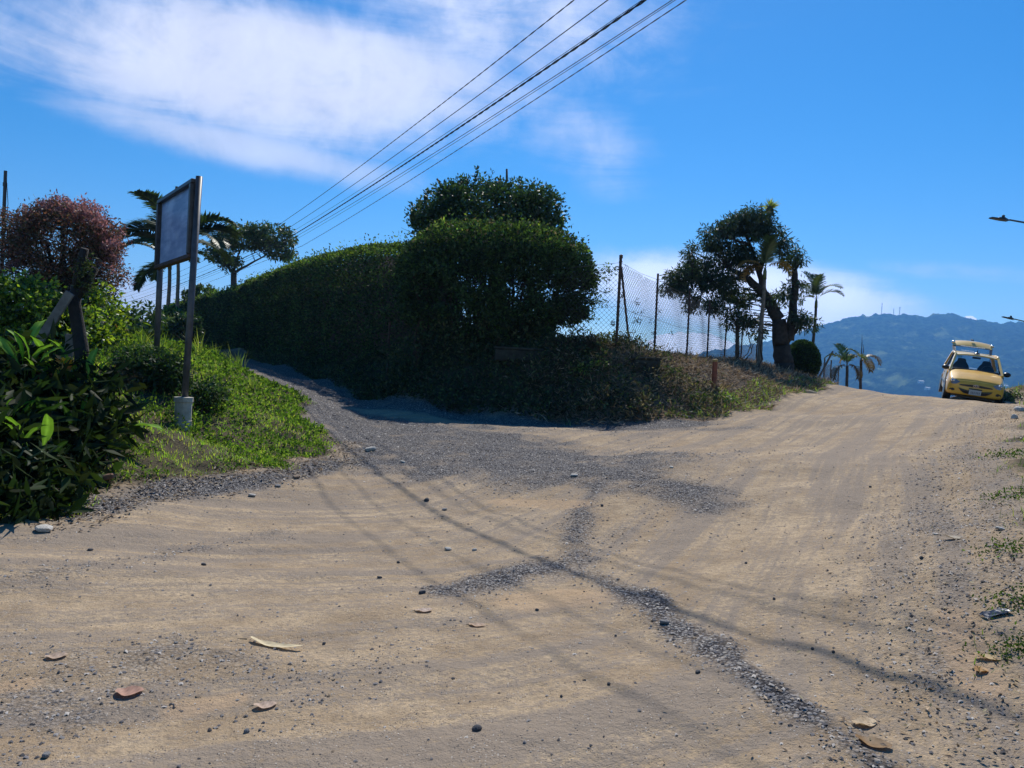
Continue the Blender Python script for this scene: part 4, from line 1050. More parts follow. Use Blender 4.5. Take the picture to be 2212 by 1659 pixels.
# shaggy trunk and thin stems by the fence
sx = at(1592, 790, 24.6); sbz = gz(sx.x, 24.6); stp = at(1593, 690, 24.6)
sp_ = thing('shaggy_palm', 'thin palm trunk bristling with old leaf stubs, just left of the old tree', 'palm', sbz)
MB().tube([sbz - V3((0, 0, .2)), sbz.lerp(stp, .5), stp], [.075, .065, .06], 8).build('trunk', BARK, sp_, smooth=True)
lv = Leaves(); n = 260; f = RNG.random(n); P = np.array(sbz)[None] * (1 - f[:, None]) + np.array(stp)[None] * f[:, None]; a = RNG.random(n) * 6.283
D = np.stack([np.cos(a), np.sin(a), np.full(n, .55)], 1); D /= np.linalg.norm(D, axis=1)[:, None]
lv.leaf(P, D, np.where(f > .6, .38, .14) * RNG.uniform(.6, 1.2, n), .022, [DEAD, (.07, .05, .035), (.09, .08, .05)], .2); lv.build('leaf_stubs', STRAW, sp_)
for (u0, v0, u1, v1, d, r, lab) in ((1606, 780, 1618, 700, 25.2, .02, 'thin crooked sapling just left of the old tree, leaning right'), (1640, 795, 1648, 722, 23.0, .035, 'slanting thin pole in front of the old tree'), (1606, 790, 1626, 745, 24.9, .022, 'low twisting dead stem beside the shaggy palm trunk')):
    a, b = gz(at(u0, v0, d).x, d), at(u1, v1, d)
    s_ = thing('sapling', lab, 'sapling', a, 'thin stems by the old tree'); mb = MB(); pts = branch(mb, a - V3((0, 0, .1)), b, r, r * .5, .12, 6, 6)
    for q in range(3): p0 = pts[random.randint(2, 6)]; branch(mb, p0, p0 + V3((random.gauss(0, .25), random.gauss(0, .1), random.uniform(.1, .4))), r * .5, .004, .1, 3, 4)
    mb.build('stem', BARK, s_)

# clipped round bush by the old tree
cb = at(1733, 778, 27.2); gb = gz(cb.x, 27.2)
bu = thing('round_bush', 'clipped round green bush at the right foot of the old tree', 'bush', gb)
n = 15000; d = rand_dirs(n); rr_ = 1 - RNG.random(n) ** 1.5 * .3
P = d * rr_[:, None] * [.62, .6, .78] + np.array(cb) + [0, 0, -.05]; P = P[P[:, 2] > H(P[:, 0], P[:, 1])]
D = rand_dirs(len(P)) + (P - np.array(cb)); D /= np.linalg.norm(D, axis=1)[:, None]
lv = Leaves(); lv.leaf(P, D, .09, .045, DK + MID[:3], .3); lv.build('leaves', LEAF_DULL, bu)
mb = MB()
for i in range(14): branch(mb, gb, cb + V3((random.gauss(0, .3), random.gauss(0, .3), random.uniform(-.2, .4))), .02, .006, .1, 3, 5)
mb.build('branches', TWIG, bu)

# shrubs at the far end of the lane and on the left bank
def shrub(name, label, u, v, d, rad, n_cl, n_leaf, L, W, cols, group=None, mat=LEAF, droop=.1):
    c = at(u, v, d); b = gz(c.x, c.y); 
    t = thing(name, label, 'shrub', b, group); mb = MB(); cen = ellipsoid_points(tuple(c), rad, n_cl, .1)
    for q in cen[::3]: branch(mb, b + V3((random.gauss(0, .08), random.gauss(0, .08), -.05)), q, .014, .004, .12, 4, 4)
    mb.build('stems', TWIG, t); lv = Leaves(); clump_leaves(lv, cen, n_leaf, .16, L, W, cols, droop); lv.build('leaves', mat, t)
    return t
shrub('shrub', 'yellow-green shrub at the far end of the lane beside the long hedge', 437, 638, 52, (1.3, 1, .8), 60, 36, .24, .11, MID + LIME[:2] + OLIVE, 'shrubs at the end of the lane')
shrub('shrub', 'low light green shrub left of the hedge end, seen between the sign posts', 366, 705, 34, (.95, .7, .9), 120, 34, .2, .10, LIME[:3] + MID, 'shrubs at the end of the lane')
shrub('shrub', 'dark green shrub between the sign posts, at the lane end', 400, 712, 33, (.7, .6, .8), 90, 32, .2, .09, MID + DK, 'shrubs at the end of the lane')
shrub('leafy_shrub', 'slender leafy shrub with pointed leaves against the sky, left of the signboard', 315, 690, 15.5, (.36, .4, .34), 40, 16, .15, .05, MID[:3] + [(.09, .13, .06)], 'leafy plants on the grass bank')
shrub('leafy_shrub', 'light green broad-leaved plants on the bank right of the reddish tree', 262, 725, 13.6, (.42, .4, .32), 50, 18, .16, .06, MID + LIME[:1], 'leafy plants on the grass bank')
shrub('orange_shrub', 'small shrub with rusty orange leaves beside the bright shrub', 232, 712, 12.6, (.17, .25, .1), 34, 22, .07, .03, [(.42, .11, .03), (.34, .10, .03), (.3, .14, .04)], mat=LEAF_RED)
shrub('dark_shrub', 'low dark green shrub in front of the far sign post', 325, 800, 10.4, (.5, .42, .3), 190, 26, .075, .036, DK[:3] + MID[:3], 'low shrubs on the grass bank', mat=LEAF_DULL)
shrub('dark_shrub', 'brownish dry low shrub between the stump and the near sign post', 268, 835, 10.0, (.22, .3, .2), 60, 22, .06, .025, [(.10, .075, .04), (.06, .06, .03), (.13, .09, .05)], 'low shrubs on the grass bank', mat=LEAF_DULL)
shrub('dark_shrub', 'low leafy weeds at the left of the near sign post', 250, 775, 11.4, (.55, .4, .16), 80, 22, .09, .04, MID + DK[:2], 'low shrubs on the grass bank', mat=LEAF_DULL)
shrub('dark_shrub', 'low leafy shrub right of the near sign post', 445, 850, 10.4, (.32, .3, .14), 60, 20, .07, .035, MID + DK[:1], 'low shrubs on the grass bank', mat=LEAF_DULL)

# utility pole at the far left
pb = at(2, 640, 27); pbg = gz(pb.x, 27); pt = at(12, 369, 27)
up = thing('utility_pole', 'thin dark pole rising behind the reddish tree at the left edge', 'pole', pbg)
MB().tube([pbg - V3((0, 0, .3)), pt], [.075, .055], 10).build('shaft', STEEL_DARK, up)
MB().box(pt + V3((.0, 0, -.5)), (.12, .12, .16), bev=.02).tube([pt + V3((.05, 0, -.3)), pt + V3((.14, 0, -1.2)), pt + V3((.08, 0, -2.2))], .012, 5).build('bracket', STEEL_DARK, up)

# ------------------------------------------------------------------ broad-leaved plants (left foreground)
def paddle_mesh(L, Wd, droop, base_col, edge=None):
    """one big leaf blade with stalk, along +x, with a raised midrib fold and wavy edge"""
    N = 12; V, F, C = [], [], []
    x = z = 0.0; a = 1.15
    pts = []
    for i in range(N + 1):
        pts.append((x, z)); x += math.cos(a) * L / N; z += math.sin(a) * L / N; a -= droop / N * (.3 + 1.4 * i / N)
    for i, (px, pz) in enumerate(pts):
        f = i / N; g = (f - .22) / .78
        w_ = .012 if g <= 0 else Wd / 2 * (math.sin(math.pi * min(1, g ** .75)) ** .8 + .03)
        wav = .012 * math.sin(i * 1.9)
        V += [(px, -w_, pz + w_ * .35 + wav), (px, -w_ * .5, pz + w_ * .22), (px, 0, pz), (px, w_ * .5, pz + w_ * .22), (px, w_, pz + w_ * .35 - wav)]
        for k in range(5):
            c = np.array(base_col) * (1 + .12 * math.sin(i * 2.1 + k))
            if k == 2: c = c * 1.5 + .02
            if edge is not None and k in (0, 4) and g > .1: c = np.array(edge)
            C.append(c)
    for i in range(N):
        for k in range(4): F.append((i * 5 + k, i * 5 + k + 1, (i + 1) * 5 + k + 1, (i + 1) * 5 + k))
    me = bpy.data.meshes.new('leaf'); me.from_pydata(V, [], F); me.update(); me.shade_smooth()
    a_ = me.color_attributes.new('Col', 'FLOAT_COLOR', 'POINT'); cc = np.ones((len(V), 4), np.float32); cc[:, :3] = np.array(C).clip(0, 1); a_.data.foreach_set('color', cc.ravel())
    me.materials.append(LEAF_PAD)
    return me
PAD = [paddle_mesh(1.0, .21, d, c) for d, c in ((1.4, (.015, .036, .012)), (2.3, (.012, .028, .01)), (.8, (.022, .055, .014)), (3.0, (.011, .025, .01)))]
PAD_Y = [paddle_mesh(.8, .17, 1.2, (.17, .32, .045)), paddle_mesh(.8, .15, 2.0, (.20, .31, .05), (.5, .42, .05))]
HEL = [  # u, v of the plant's foot, distance, leaves, scale, label
    ((50, 960), 7.9, 15, .62, 'broad-leaved plant at the left edge with long drooping leaves'),
    ((120, 950), 8.0, 16, .64, 'broad-leaved plant with yellow-streaked upright leaves, below the leaning plank'),
    ((190, 950), 8.3, 12, .55, 'broad-leaved plant nearest the concrete block, in front of the stump'),
    ((-20, 940), 8.0, 14, .64, 'broad-leaved plant cut by the left edge, beside the road'),
    ((30, 1040), 6.9, 17, .54, 'shaded broad-leaved plant lowest on the left edge, over the road margin'),
    ((95, 1035), 7.1, 17, .54, 'shaded broad-leaved plant hanging over the dark corner of the road'),
    ((-60, 1060), 6.6, 17, .54, 'broad-leaved plant just inside the left edge, low over the road'),
    ((160, 1015), 7.4, 12, .5, 'small shaded broad-leaved plant beside the concrete block'),
    ((60, 1085), 6.4, 16, .5, 'small dark broad-leaved plant at the edge of the road, in the shaded corner'),
    ((-10, 1110), 6.1, 17, .54, 'dark broad-leaved plant at the very left of the road edge'),
]
for (uv, d, n, s, lab) in HEL:
    p = at(uv[0], uv[1], d); b = gz(p.x, p.y)
    pl = thing('broadleaf_plant', lab, 'plant', b, 'broad-leaved plants on the left bank')
    for i in range(n):
        hi = random.random()
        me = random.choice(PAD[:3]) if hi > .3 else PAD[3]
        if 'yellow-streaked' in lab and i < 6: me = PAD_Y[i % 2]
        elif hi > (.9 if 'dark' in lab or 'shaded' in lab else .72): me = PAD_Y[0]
        o = link_mesh('leaf', me, None, pl)
        o.location = (random.gauss(0, .12), random.gauss(0, .12), random.uniform(0, .5) * s)
        o.rotation_euler = (random.uniform(-.5, .5), random.uniform(-.25, .35), random.uniform(0, 6.283))
        if me in PAD_Y: o.location.z = random.uniform(.35, .75) * s; o.rotation_euler.y = random.uniform(-.5, .0)
        sc = s * random.uniform(.7, 1.15); o.scale = (sc, sc, sc)
    mb = MB()
    for i in range(6): mb.tube([b - V3((0, 0, .05)), b + V3((random.gauss(0, .08), random.gauss(0, .08), .35 * s)), b + V3((random.gauss(0, .15), random.gauss(0, .15), .8 * s))], [.02, .016, .01], 5)
    mb.build('stalks', pmat('plant_stalk', (.06, .09, .03), .6), pl)
# flower heads
for (u, v, d, cols, lab) in ((138, 798, 7.9, [(.75, .45, .04), (.62, .30, .08), (.7, .5, .2)], 'yellow and pinkish flower head among the broad leaves'), (96, 835, 7.75, [(.30, .07, .03), (.22, .06, .04)], 'rusty red flower head among the broad leaves, lower left of the yellow one')):
    c = at(u, v, d); fl = thing('flower_head', lab, 'flower', c)
    MB().tube([gz(c.x, c.y + .05), c + V3((0, .03, -.1)), c], [.012, .01, .012], 5).build('stalk', pmat('plant_stalk', (.06, .09, .03), .6), fl)
    lv = Leaves(); n = 24; f = np.linspace(0, 1, n); a = f * 29
    P = np.array(c)[None] + np.stack([np.cos(a) * .02, np.sin(a) * .02, f * .14 - .03], 1)
    D = np.stack([np.cos(a), np.sin(a), .7 + 0 * a], 1); D /= np.linalg.norm(D, axis=1)[:, None]
    lv.leaf(P, D, .085, .045, cols, .2); lv.build('bracts', LEAF_RED, fl)
# single young leaves by the block
c = at(228, 915, 7.9); g0 = gz(c.x, c.y); yp = thing('young_plant', 'young plant with one long bright green leaf reaching right over the grass bank', 'plant', g0)
for yw, sc, dy in ((.12, .85, .0), (2.6, .45, 0), (4.4, .5, 0)):
    o = link_mesh('leaf', PAD_Y[0], None, yp); o.location = Vector((c.x, c.y, c.z - .10)) - g0; o.rotation_euler = (0, .75, yw); o.scale = (sc,) * 3
MB().tube([g0 - V3((0, 0, .05)), V3((c.x, c.y, c.z - .08))], [.012, .009], 5).build('stalk', pmat('plant_stalk', (.06, .09, .03), .6), yp)

# mossy block in the dark corner
c = at(200, 955, 7.75); zb = Hs(c.x, c.y)
cb_ = thing('concrete_block', 'mossy concrete block in the shade beside the broad-leaved plants', 'block', (c.x, c.y, zb))
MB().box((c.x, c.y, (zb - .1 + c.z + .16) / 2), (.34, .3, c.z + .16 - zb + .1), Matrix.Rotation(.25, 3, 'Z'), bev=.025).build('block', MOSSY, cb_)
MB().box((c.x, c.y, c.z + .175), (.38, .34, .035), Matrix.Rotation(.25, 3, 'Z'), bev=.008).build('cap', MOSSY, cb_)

# ------------------------------------------------------------------ blank signboard
pn, pf = at(430, 392, 9.5), at(352, 440, 11.04)
topz = 3.66; botz = 2.63
foot_n = Vector((pn.x - .075, 9.5, Hs(pn.x, 9.5))); foot_f = Vector((pf.x, 11.04, Hs(pf.x, 11.04)))
sg = thing('signboard', 'blank signboard on two dark posts, on the grass bank', 'sign', foot_n)
d_ = (Vector((pf.x, 11.04, 0)) - Vector((pn.x, 9.5, 0))); wid = d_.length; d_.normalize(); nrm = Vector((d_.y, -d_.x, 0))   # panel face turned to the road
if nrm.dot(Vector((0, -1, 0))) < 0: nrm = -nrm
post_n = MB().tube([foot_n - V3((0, 0, .3)), Vector((pn.x, 9.5, topz + .03))], .042, 12).build('post', STEEL_GREY, sg, smooth=True)
post_f = MB().tube([foot_f - V3((0, 0, .3)), Vector((pf.x, 11.04, topz))], .042, 12).build('post', STEEL_GREY, sg, smooth=True)
A, B = Vector((pn.x, 9.5, 0)) + d_ * .02, Vector((pf.x, 11.04, 0)) - d_ * .02
fo = nrm * .045
def zz(p, z): return Vector((p.x, p.y, z))
for nm, a, b in (('frame_rail', zz(A, topz - .03), zz(B, topz - .03)), ('frame_rail', zz(A, botz + .03), zz(B, botz + .03))):
    MB().beam(a + fo, b + fo, .09, .055, bev=.006).build(nm, RUST if b.z < 3 else STEEL_DARK, sg)
for p in (A + d_ * .055, B - d_ * .055):
    MB().beam(zz(p, botz + .06) + fo, zz(p, topz - .06) + fo, .10, .08, up=d_, bev=.006).build('frame_stile', STEEL_DARK, sg)
def panel_mat():
    m = bpy.data.materials.new('faded_translucent_sheet'); m.use_nodes = True; t = NT(m.node_tree); b = t.n['Principled BSDF']
    g = t.new('ShaderNodeTexCoord').outputs['Object']
    s1 = t.noise(t.mapping(g, sca=(1.5, 1.5, 9)), 1.6, 6, .6); s2 = t.noise(g, 2.4, 5, .6)
    c = t.mix(t.ramp(t.math('ADD', t.math('MULTIPLY', s1, .5), t.math('MULTIPLY', s2, .5)), .35, .65), (.20, .30, .47), (.33, .45, .62))
    t.l.new(c, b.inputs['Base Color']); b.inputs['Roughness'].default_value = .3
    tr = t.new('ShaderNodeBsdfTranslucent'); t.l.new(c, tr.inputs[0])
    mx = t.new('ShaderNodeMixShader'); mx.inputs[0].default_value = .6
    t.l.new(b.outputs[0], mx.inputs[1]); t.l.new(tr.outputs[0], mx.inputs[2]); t.l.new(mx.outputs[0], t.n['Material Output'].inputs[0])
    return m
mid_ = (A + B) / 2; q = Matrix((d_, nrm, Vector((0, 0, 1)))).transposed()
MB().box(zz(mid_, (topz + botz) / 2) + nrm * .03, (wid - .2, .012, topz - botz - .1), q).build('panel', panel_mat(), sg)
MB().beam(zz(A + d_ * wid * .48, topz + .0) + fo, zz(A + d_ * wid * .48, topz + .05) + fo, .03, .03).build('bracket', RUST, sg)
PIPE = pmat('pale_pipe_footing', (.40, .375, .31), .8, var=.3, scale=7, bump=.003)
sl_ = MB().lathe((foot_n.x, foot_n.y, foot_n.z - .1), [(.115, 0), (.115, .2), (.1, .205)], 16).build('lower_footing', PIPE, sg, smooth=False)
MB().lathe((foot_n.x, foot_n.y, foot_n.z + .105), [(.105, 0), (.105, .235), (.118, .24), (.118, .30), (.06, .305)], 16).build('pipe_footing', PIPE, sg)

# ------------------------------------------------------------------ chain link fence
FN = [at(1331, 748, 17), at(1413, 768, 19), at(1483, 774, 21.5), at(1527, 780, 24), at(1564, 779, 26.6), at(1600, 785, 28.6), at(1632, 790, 30.5)]
FH = [2.12, 2.12, 2.0, 2.0, 1.95, 1.95, 1.95]
fpts = [(p.x, p.y) for p in FN]
fl0 = (-3.2, 18.7); fl1 = (-.4, 17.9)
allp = [fl0, fl1] + fpts
fz = [Hs(*p) for p in allp]; fh = [2.0, 2.0] + FH
fe = thing('chain_link_fence', 'sagging chain link fence on dark posts along the top of the bank', 'fence', (allp[2][0], allp[2][1], fz[2]))
for i, ((x, y), z, h) in enumerate(zip(allp, fz, fh)):
    r = .034 if i == 2 else .028
    mb = MB().tube([(x, y, z - .2), (x + random.gauss(0, .012), y, z + h)], r, 8)
    for q in range(7): zq = z + h * (q + .5) / 7; mb.tube([(x - r * 1.3, y - .01, zq), (x + r * 1.3, y + .01, zq + .01)], r * .35, 4)
    mb.build('post', RUST, fe)
    if i == 2: MB().lathe((x, y, z + h), [(r * 1.25, -.06), (r * 1.25, .01), (.004, .03)], 10).build('post_cap', RUST, fe)
(x, y) = fpts[0]; bx, by = fpts[0][0] + .42, fpts[0][1] + .55
MB().tube([(x + .02, y + .02, fz[2] + 1.86), (bx, by, Hs(bx, by) - .1)], .026, 8).build('brace', RUST, fe)
def mesh_panel(p, q, z0, z1, h0, h1, pitch, r, sag=.0):
    """woven wire between two posts: every wire a thin three-sided bar, clipped to the panel"""
    p, q = np.array(p), np.array(q); Ls = np.hypot(*(q - p)); mb = MB()
    dirn = (q - p) / Ls; nv = np.array([-dirn[1], dirn[0]])
    top = lambda s: (h0 + (h1 - h0) * s / Ls) - .16 - sag * math.sin(math.pi * s / Ls) - .03 * math.sin(s * 9 + z0 * 7)
    bot = lambda s: .04 + .03 * math.sin(s * 5)
    V, F = [], []
    def P(s, t, o=0.0):
        x, y = p + dirn * s + nv * (o + .04 * math.sin(s * 2.2 + t * 1.7) * math.sin(math.pi * s / Ls))
        return (x, y, z0 + (z1 - z0) * s / Ls + t)
    slope = 1.0; hm = max(h0, h1)
    for sg_ in (1, -1):
        k0 = -int(hm / pitch) - 2
        for k in range(k0, int(Ls / pitch) + int(hm / pitch) + 2):
            s0 = k * pitch
            ts = []
            ns = 9; run = []
            for i in range(ns * 3 + 1):
                t = hm * i / (ns * 3); s = s0 + sg_ * t * slope + (hm if sg_ < 0 else 0) * 0
                if 0 <= s <= Ls and bot(s) <= t <= top(s): run.append((s, t))
            if len(run) < 2: continue
            run = [run[0]] + run[3:-1:4] + [run[-1]]
            b = len(V)
            for (s, t) in run:
                V += [P(s, t + r, sg_ * r), P(s + r, t - r * .5, sg_ * r), P(s - r, t - r * .5, -sg_ * r)]
            for i in range(len(run) - 1):
                for j in range(3): F.append((b + i * 3 + j, b + i * 3 + (j + 1) % 3, b + (i + 1) * 3 + (j + 1) % 3, b + (i + 1) * 3 + j))
    mb.add(V, F)
    return mb
for i in range(len(allp) - 1):
    far_ = max(0, i - 2)
    mesh_panel(allp[i], allp[i + 1], fz[i], fz[i + 1], fh[i], fh[i + 1], .115 if i < 2 else .105 + .012 * far_, .0036 if i < 2 else .0032 + .0001 * far_, .05 if i >= 2 else .12).build('wire_mesh', WIRE_MAT, fe)
mb = MB()
for i in range(len(allp) - 1):
    for hh in (.5, .98):
        a = V3((*allp[i], fz[i] + fh[i] * hh - .12)); b = V3((*allp[i + 1], fz[i + 1] + fh[i + 1] * hh - .12)); mdl = (a + b) / 2 - V3((0, 0, .04)); mb.tube([a, mdl, b], .004, 4)
mb.build('tension_wire', WIRE_MAT, fe)
VINE = [(.03, .025, .018), (.05, .04, .025), (.04, .045, .02)]
lv = Leaves()
for (u, v, d, s, n) in ((1329, 697, 17, .09, 40), (1346, 637, 17.3, .07, 26), (1374, 653, 17.6, .09, 30), (1376, 694, 17.6, .11, 40), (1388, 673, 18, .04, 12), (1424, 671, 19, .05, 14), (1372, 673, 17.7, .05, 12), (1332, 580, 17, .06, 20), (1407, 695, 18.7, .05, 12), (1450, 720, 20, .05, 12), (1412, 720, 19, .05, 16)):
    clump_leaves(lv, [tuple(at(u, v, d))], n, s, .07, .022, VINE, .2)
lv.build('dry_vine', LEAF_DULL, fe)

# second fence scrap past the crest
f2 = thing('low_wire_fence', 'short wire fence with grey posts beyond the round bush at the road crest', 'fence', gz(at(1778, 830, 27.6).x, 27.6))
pp = []
for (u, vt, d) in ((1765, 775, 27.2), (1782, 772, 27.6), (1796, 778, 28.2), (1812, 796, 28.4)):
    t = at(u, vt, d); b = gz(t.x, t.y); pp.append((b, t)); MB().tube([b - V3((0, 0, .1)), t], .025, 7).build('post', GREY_WOOD, f2)
for (b, t), (b2, t2_) in zip(pp[:-1], pp[1:]):
    mesh_panel((b.x, b.y), (b2.x, b2.y), b.z, b2.z, t.z - b.z, t2_.z - b2.z, .08, .0035).build('wire_mesh', WIRE_MAT, f2)
a, b = at(1762, 824, 26.9), at(1799, 759, 26.9)
pk = thing('leaning_pole', 'pale wooden pole leaning to the right past the round bush', 'pole', a); MB().tube([a - V3((0, 0, .1)), b], [.04, .035], 8).build('shaft', GREY_WOOD, pk)

# ------------------------------------------------------------------ orange marker, low wall, blocks
c = at(1541, 850, 16.6); zb = Hs(c.x, c.y)
mk = thing('marker_post', 'rusty orange marker post on a small concrete base, on the dry bank', 'post', (c.x, c.y, zb))
ORANGE = pmat('faded_orange_paint', (.20, .05, .022), .6, var=.35, scale=9); YEL = pmat('faded_yellow_cap', (.36, .22, .06), .6)
top_ = at(1543, 777, 16.6).z
MB().lathe((c.x, c.y, zb), [(.058, .0), (.058, top_ - zb - .045)], 14).build('shaft', ORANGE, mk)
MB().lathe((c.x, c.y, top_ - .045), [(.062, 0), (.062, .05), (.052, .056)], 14).build('cap', YEL, mk)
MB().box((c.x - .08, c.y, zb + .02), (.34, .26, .16), Matrix.Rotation(.1, 3, 'Z'), bev=.015).build('concrete_base', MOSSY, mk)
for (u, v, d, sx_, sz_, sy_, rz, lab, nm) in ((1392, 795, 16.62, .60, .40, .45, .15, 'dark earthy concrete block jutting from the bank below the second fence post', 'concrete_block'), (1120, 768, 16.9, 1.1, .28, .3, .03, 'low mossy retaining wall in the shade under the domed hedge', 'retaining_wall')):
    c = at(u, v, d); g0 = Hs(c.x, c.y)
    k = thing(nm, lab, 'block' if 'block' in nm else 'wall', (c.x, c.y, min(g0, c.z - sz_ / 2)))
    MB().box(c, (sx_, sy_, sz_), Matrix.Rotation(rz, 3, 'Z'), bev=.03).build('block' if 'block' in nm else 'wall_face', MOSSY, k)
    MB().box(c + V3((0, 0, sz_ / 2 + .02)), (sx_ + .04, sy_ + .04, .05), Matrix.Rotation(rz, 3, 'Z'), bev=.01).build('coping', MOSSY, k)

# ------------------------------------------------------------------ small house beyond the lane
hp = at(318, 700, 60); hb = gz(hp.x, hp.y)
ho = thing('small_house', 'small dark-roofed house just showing over the bank between the sign posts', 'house', hb)
rz_ = at(318, 692, 60).z
MB().box((hp.x, hp.y + 2, (hb.z - .3 + rz_ - .5) / 2), (4.2, 4, rz_ - .5 - hb.z + .3)).build('wall', CONCRETE, ho)
MB().add([(hp.x - 2.6, hp.y - .5, rz_ - .75), (hp.x + 2.6, hp.y - .5, rz_ - .15), (hp.x + 2.6, hp.y + 4.5, rz_ - .15), (hp.x - 2.6, hp.y + 4.5, rz_ - .75), (hp.x - 2.6, hp.y - .5, rz_ - .6), (hp.x + 2.6, hp.y - .5, rz_), (hp.x + 2.6, hp.y + 4.5, rz_), (hp.x - 2.6, hp.y + 4.5, rz_ - .6)],
         [(3, 2, 1, 0), (4, 5, 6, 7), (0, 1, 5, 4), (1, 2, 6, 5), (2, 3, 7, 6), (3, 0, 4, 7)]).build('roof', pmat('dark_roof', (.07, .045, .04), .8), ho)

# ------------------------------------------------------------------ power lines
PL = [  # upper end (u, v), crossing at the tree (u, v), far end (u, v), radius, twisted, label
    ((1240, 0), (609, 481), (250, 640), .007, True, 'uppermost power line, a twisted pair, leftmost where it leaves the top of the photo', CABLE),
    ((1313, 0), (621, 494), (252, 647), .008, False, 'second power line from the top-left, a single black cable', CABLE),
    ((1387, 0), (622, 506), (254, 652), .005, False, 'thin black line running just above the thick bundled cable', CABLE),
    ((1394, 0), (625, 513), (256, 658), .014, True, 'thick black bundled cable in the middle of the power lines', CABLE),
    ((1452, 0), (630, 516), (258, 661), .0065, False, 'thin black line just below the thick bundled cable', CABLE),
    ((1459, 0), (636, 519), (260, 664), .005, False, 'thinnest dark line below the thick bundled cable, second from the lowest', CABLE),
    ((1482, 0), (653, 531), (262, 668), .0065, True, 'lowest and palest grey twisted power line', CABLE_GREY),
]
for (ua, um, ub, r, tw, lab, mt) in PL:
    P1, P2, P3 = at(*ua, 10.8), at(*um, 31.0), at(*ub, 72.0)
    P0 = P1 + (P1 - P2) * (24.0 / 20.2) * 1.0 + V3((0, 0, .25))
    pts = []
    def span(a, b, n, sag): return [a.lerp(b, i / n) - V3((0, 0, sag * 4 * (i / n) * (1 - i / n))) for i in range(n + 1)]
    pts = span(P0, P1, 16, .03) + span(P1, P2, 60, .10)[1:] + span(P2, P3, 30, .25)[1:]
    o = thing('power_line', lab, 'cable', P2, 'power lines crossing overhead')
    mb = MB()
    if tw:
        L = 0; A_, B_ = [], []; dense = []
        for a, b in zip(pts[:-1], pts[1:]):
            k = 4
            for i in range(k): dense.append(a.lerp(b, i / k))
        for i, p in enumerate(dense):
            ph = i * 1.05
            off = V3((.86, .51, 0)) * math.cos(ph) * r * .8 + V3((0, 0, 1)) * math.sin(ph) * r * .8
            A_.append(p + off); B_.append(p - off)
        mb.tube(A_, r * .75, 5).tube(B_, r * .75, 5)
    else: mb.tube(pts, r, 6)
    mb.build('cable', mt, o, smooth=True)

# ------------------------------------------------------------------ street lamps on the right
for (uh, vh, ue, ve, d, s, lab) in ((2140, 470, 2290, 494, 21.0, 1.0, 'nearer street lamp head with a small sensor on top, arm leaving the right edge'), (2166, 684, 2300, 716, 33.0, 1.0, 'farther street lamp head low over the mountain ridge at the right edge')):
    e, pl_ = at(uh, vh, d), at(ue, ve, d + .3)
    ax = (pl_ - e); L = ax.length; ax.normalize(); b = gz(pl_.x, pl_.y)
    lp = thing('street_lamp', lab, 'street lamp', b, 'street lamps along the right side')
    MB().tube([b - V3((0, 0, .3)), V3((pl_.x, pl_.y, pl_.z - .5))], [.09, .06], 10).build('pole', STEEL_GREY, lp)
    h1 = e + ax * .5
    MB().tube([V3((pl_.x, pl_.y, pl_.z - .55)), V3((pl_.x, pl_.y, pl_.z - .25)), pl_ - ax * .25, e + ax * .62 + V3((0, 0, .02)), h1], [.03, .03, .028, .024, .024], 8).build('arm', STEEL_GREY, lp, smooth=True)
    up_ = V3((0, 0, 1)); sd = ax.cross(up_).normalized(); up2 = sd.cross(ax).normalized()
    def sec(p, w_, z0, z1): return [p - sd * w_ + up2 * z0, p + sd * w_ + up2 * z0, p + sd * w_ * .8 + up2 * z1, p - sd * w_ * .8 + up2 * z1]
    V, F = [], []
    for f, w_, z0, z1 in ((0, .08, -.014, .012), (.28, .10, -.018, .012), (.33, .10, -.02, .032), (.60, .10, -.024, .052), (.74, .05, -.035, .04), (.80, .04, -.035, .03)): V += sec(e + ax * f * .66, w_, z0, z1)
    for i in range(5):
        for j in range(4): F.append((i * 4 + j, i * 4 + (j + 1) % 4, (i + 1) * 4 + (j + 1) % 4, (i + 1) * 4 + j))
    F += [(3, 2, 1, 0), (20, 21, 22, 23)]
    MB().add(V, F).build('lamp_head', STEEL_DARK, lp)
    MB().lathe(e + ax * .40 + V3((0, 0, .07)), [(.03, -.03), (.04, 0), (.04, .045), (.028, .06)], 10).build('sensor', BLACK, lp)
    MB().beam(e + ax * .04 - up2 * .020, e + ax * .33 - up2 * .026, .13, .010).build('lens', pmat('lamp_lens', (.10, .10, .11), .5), lp)

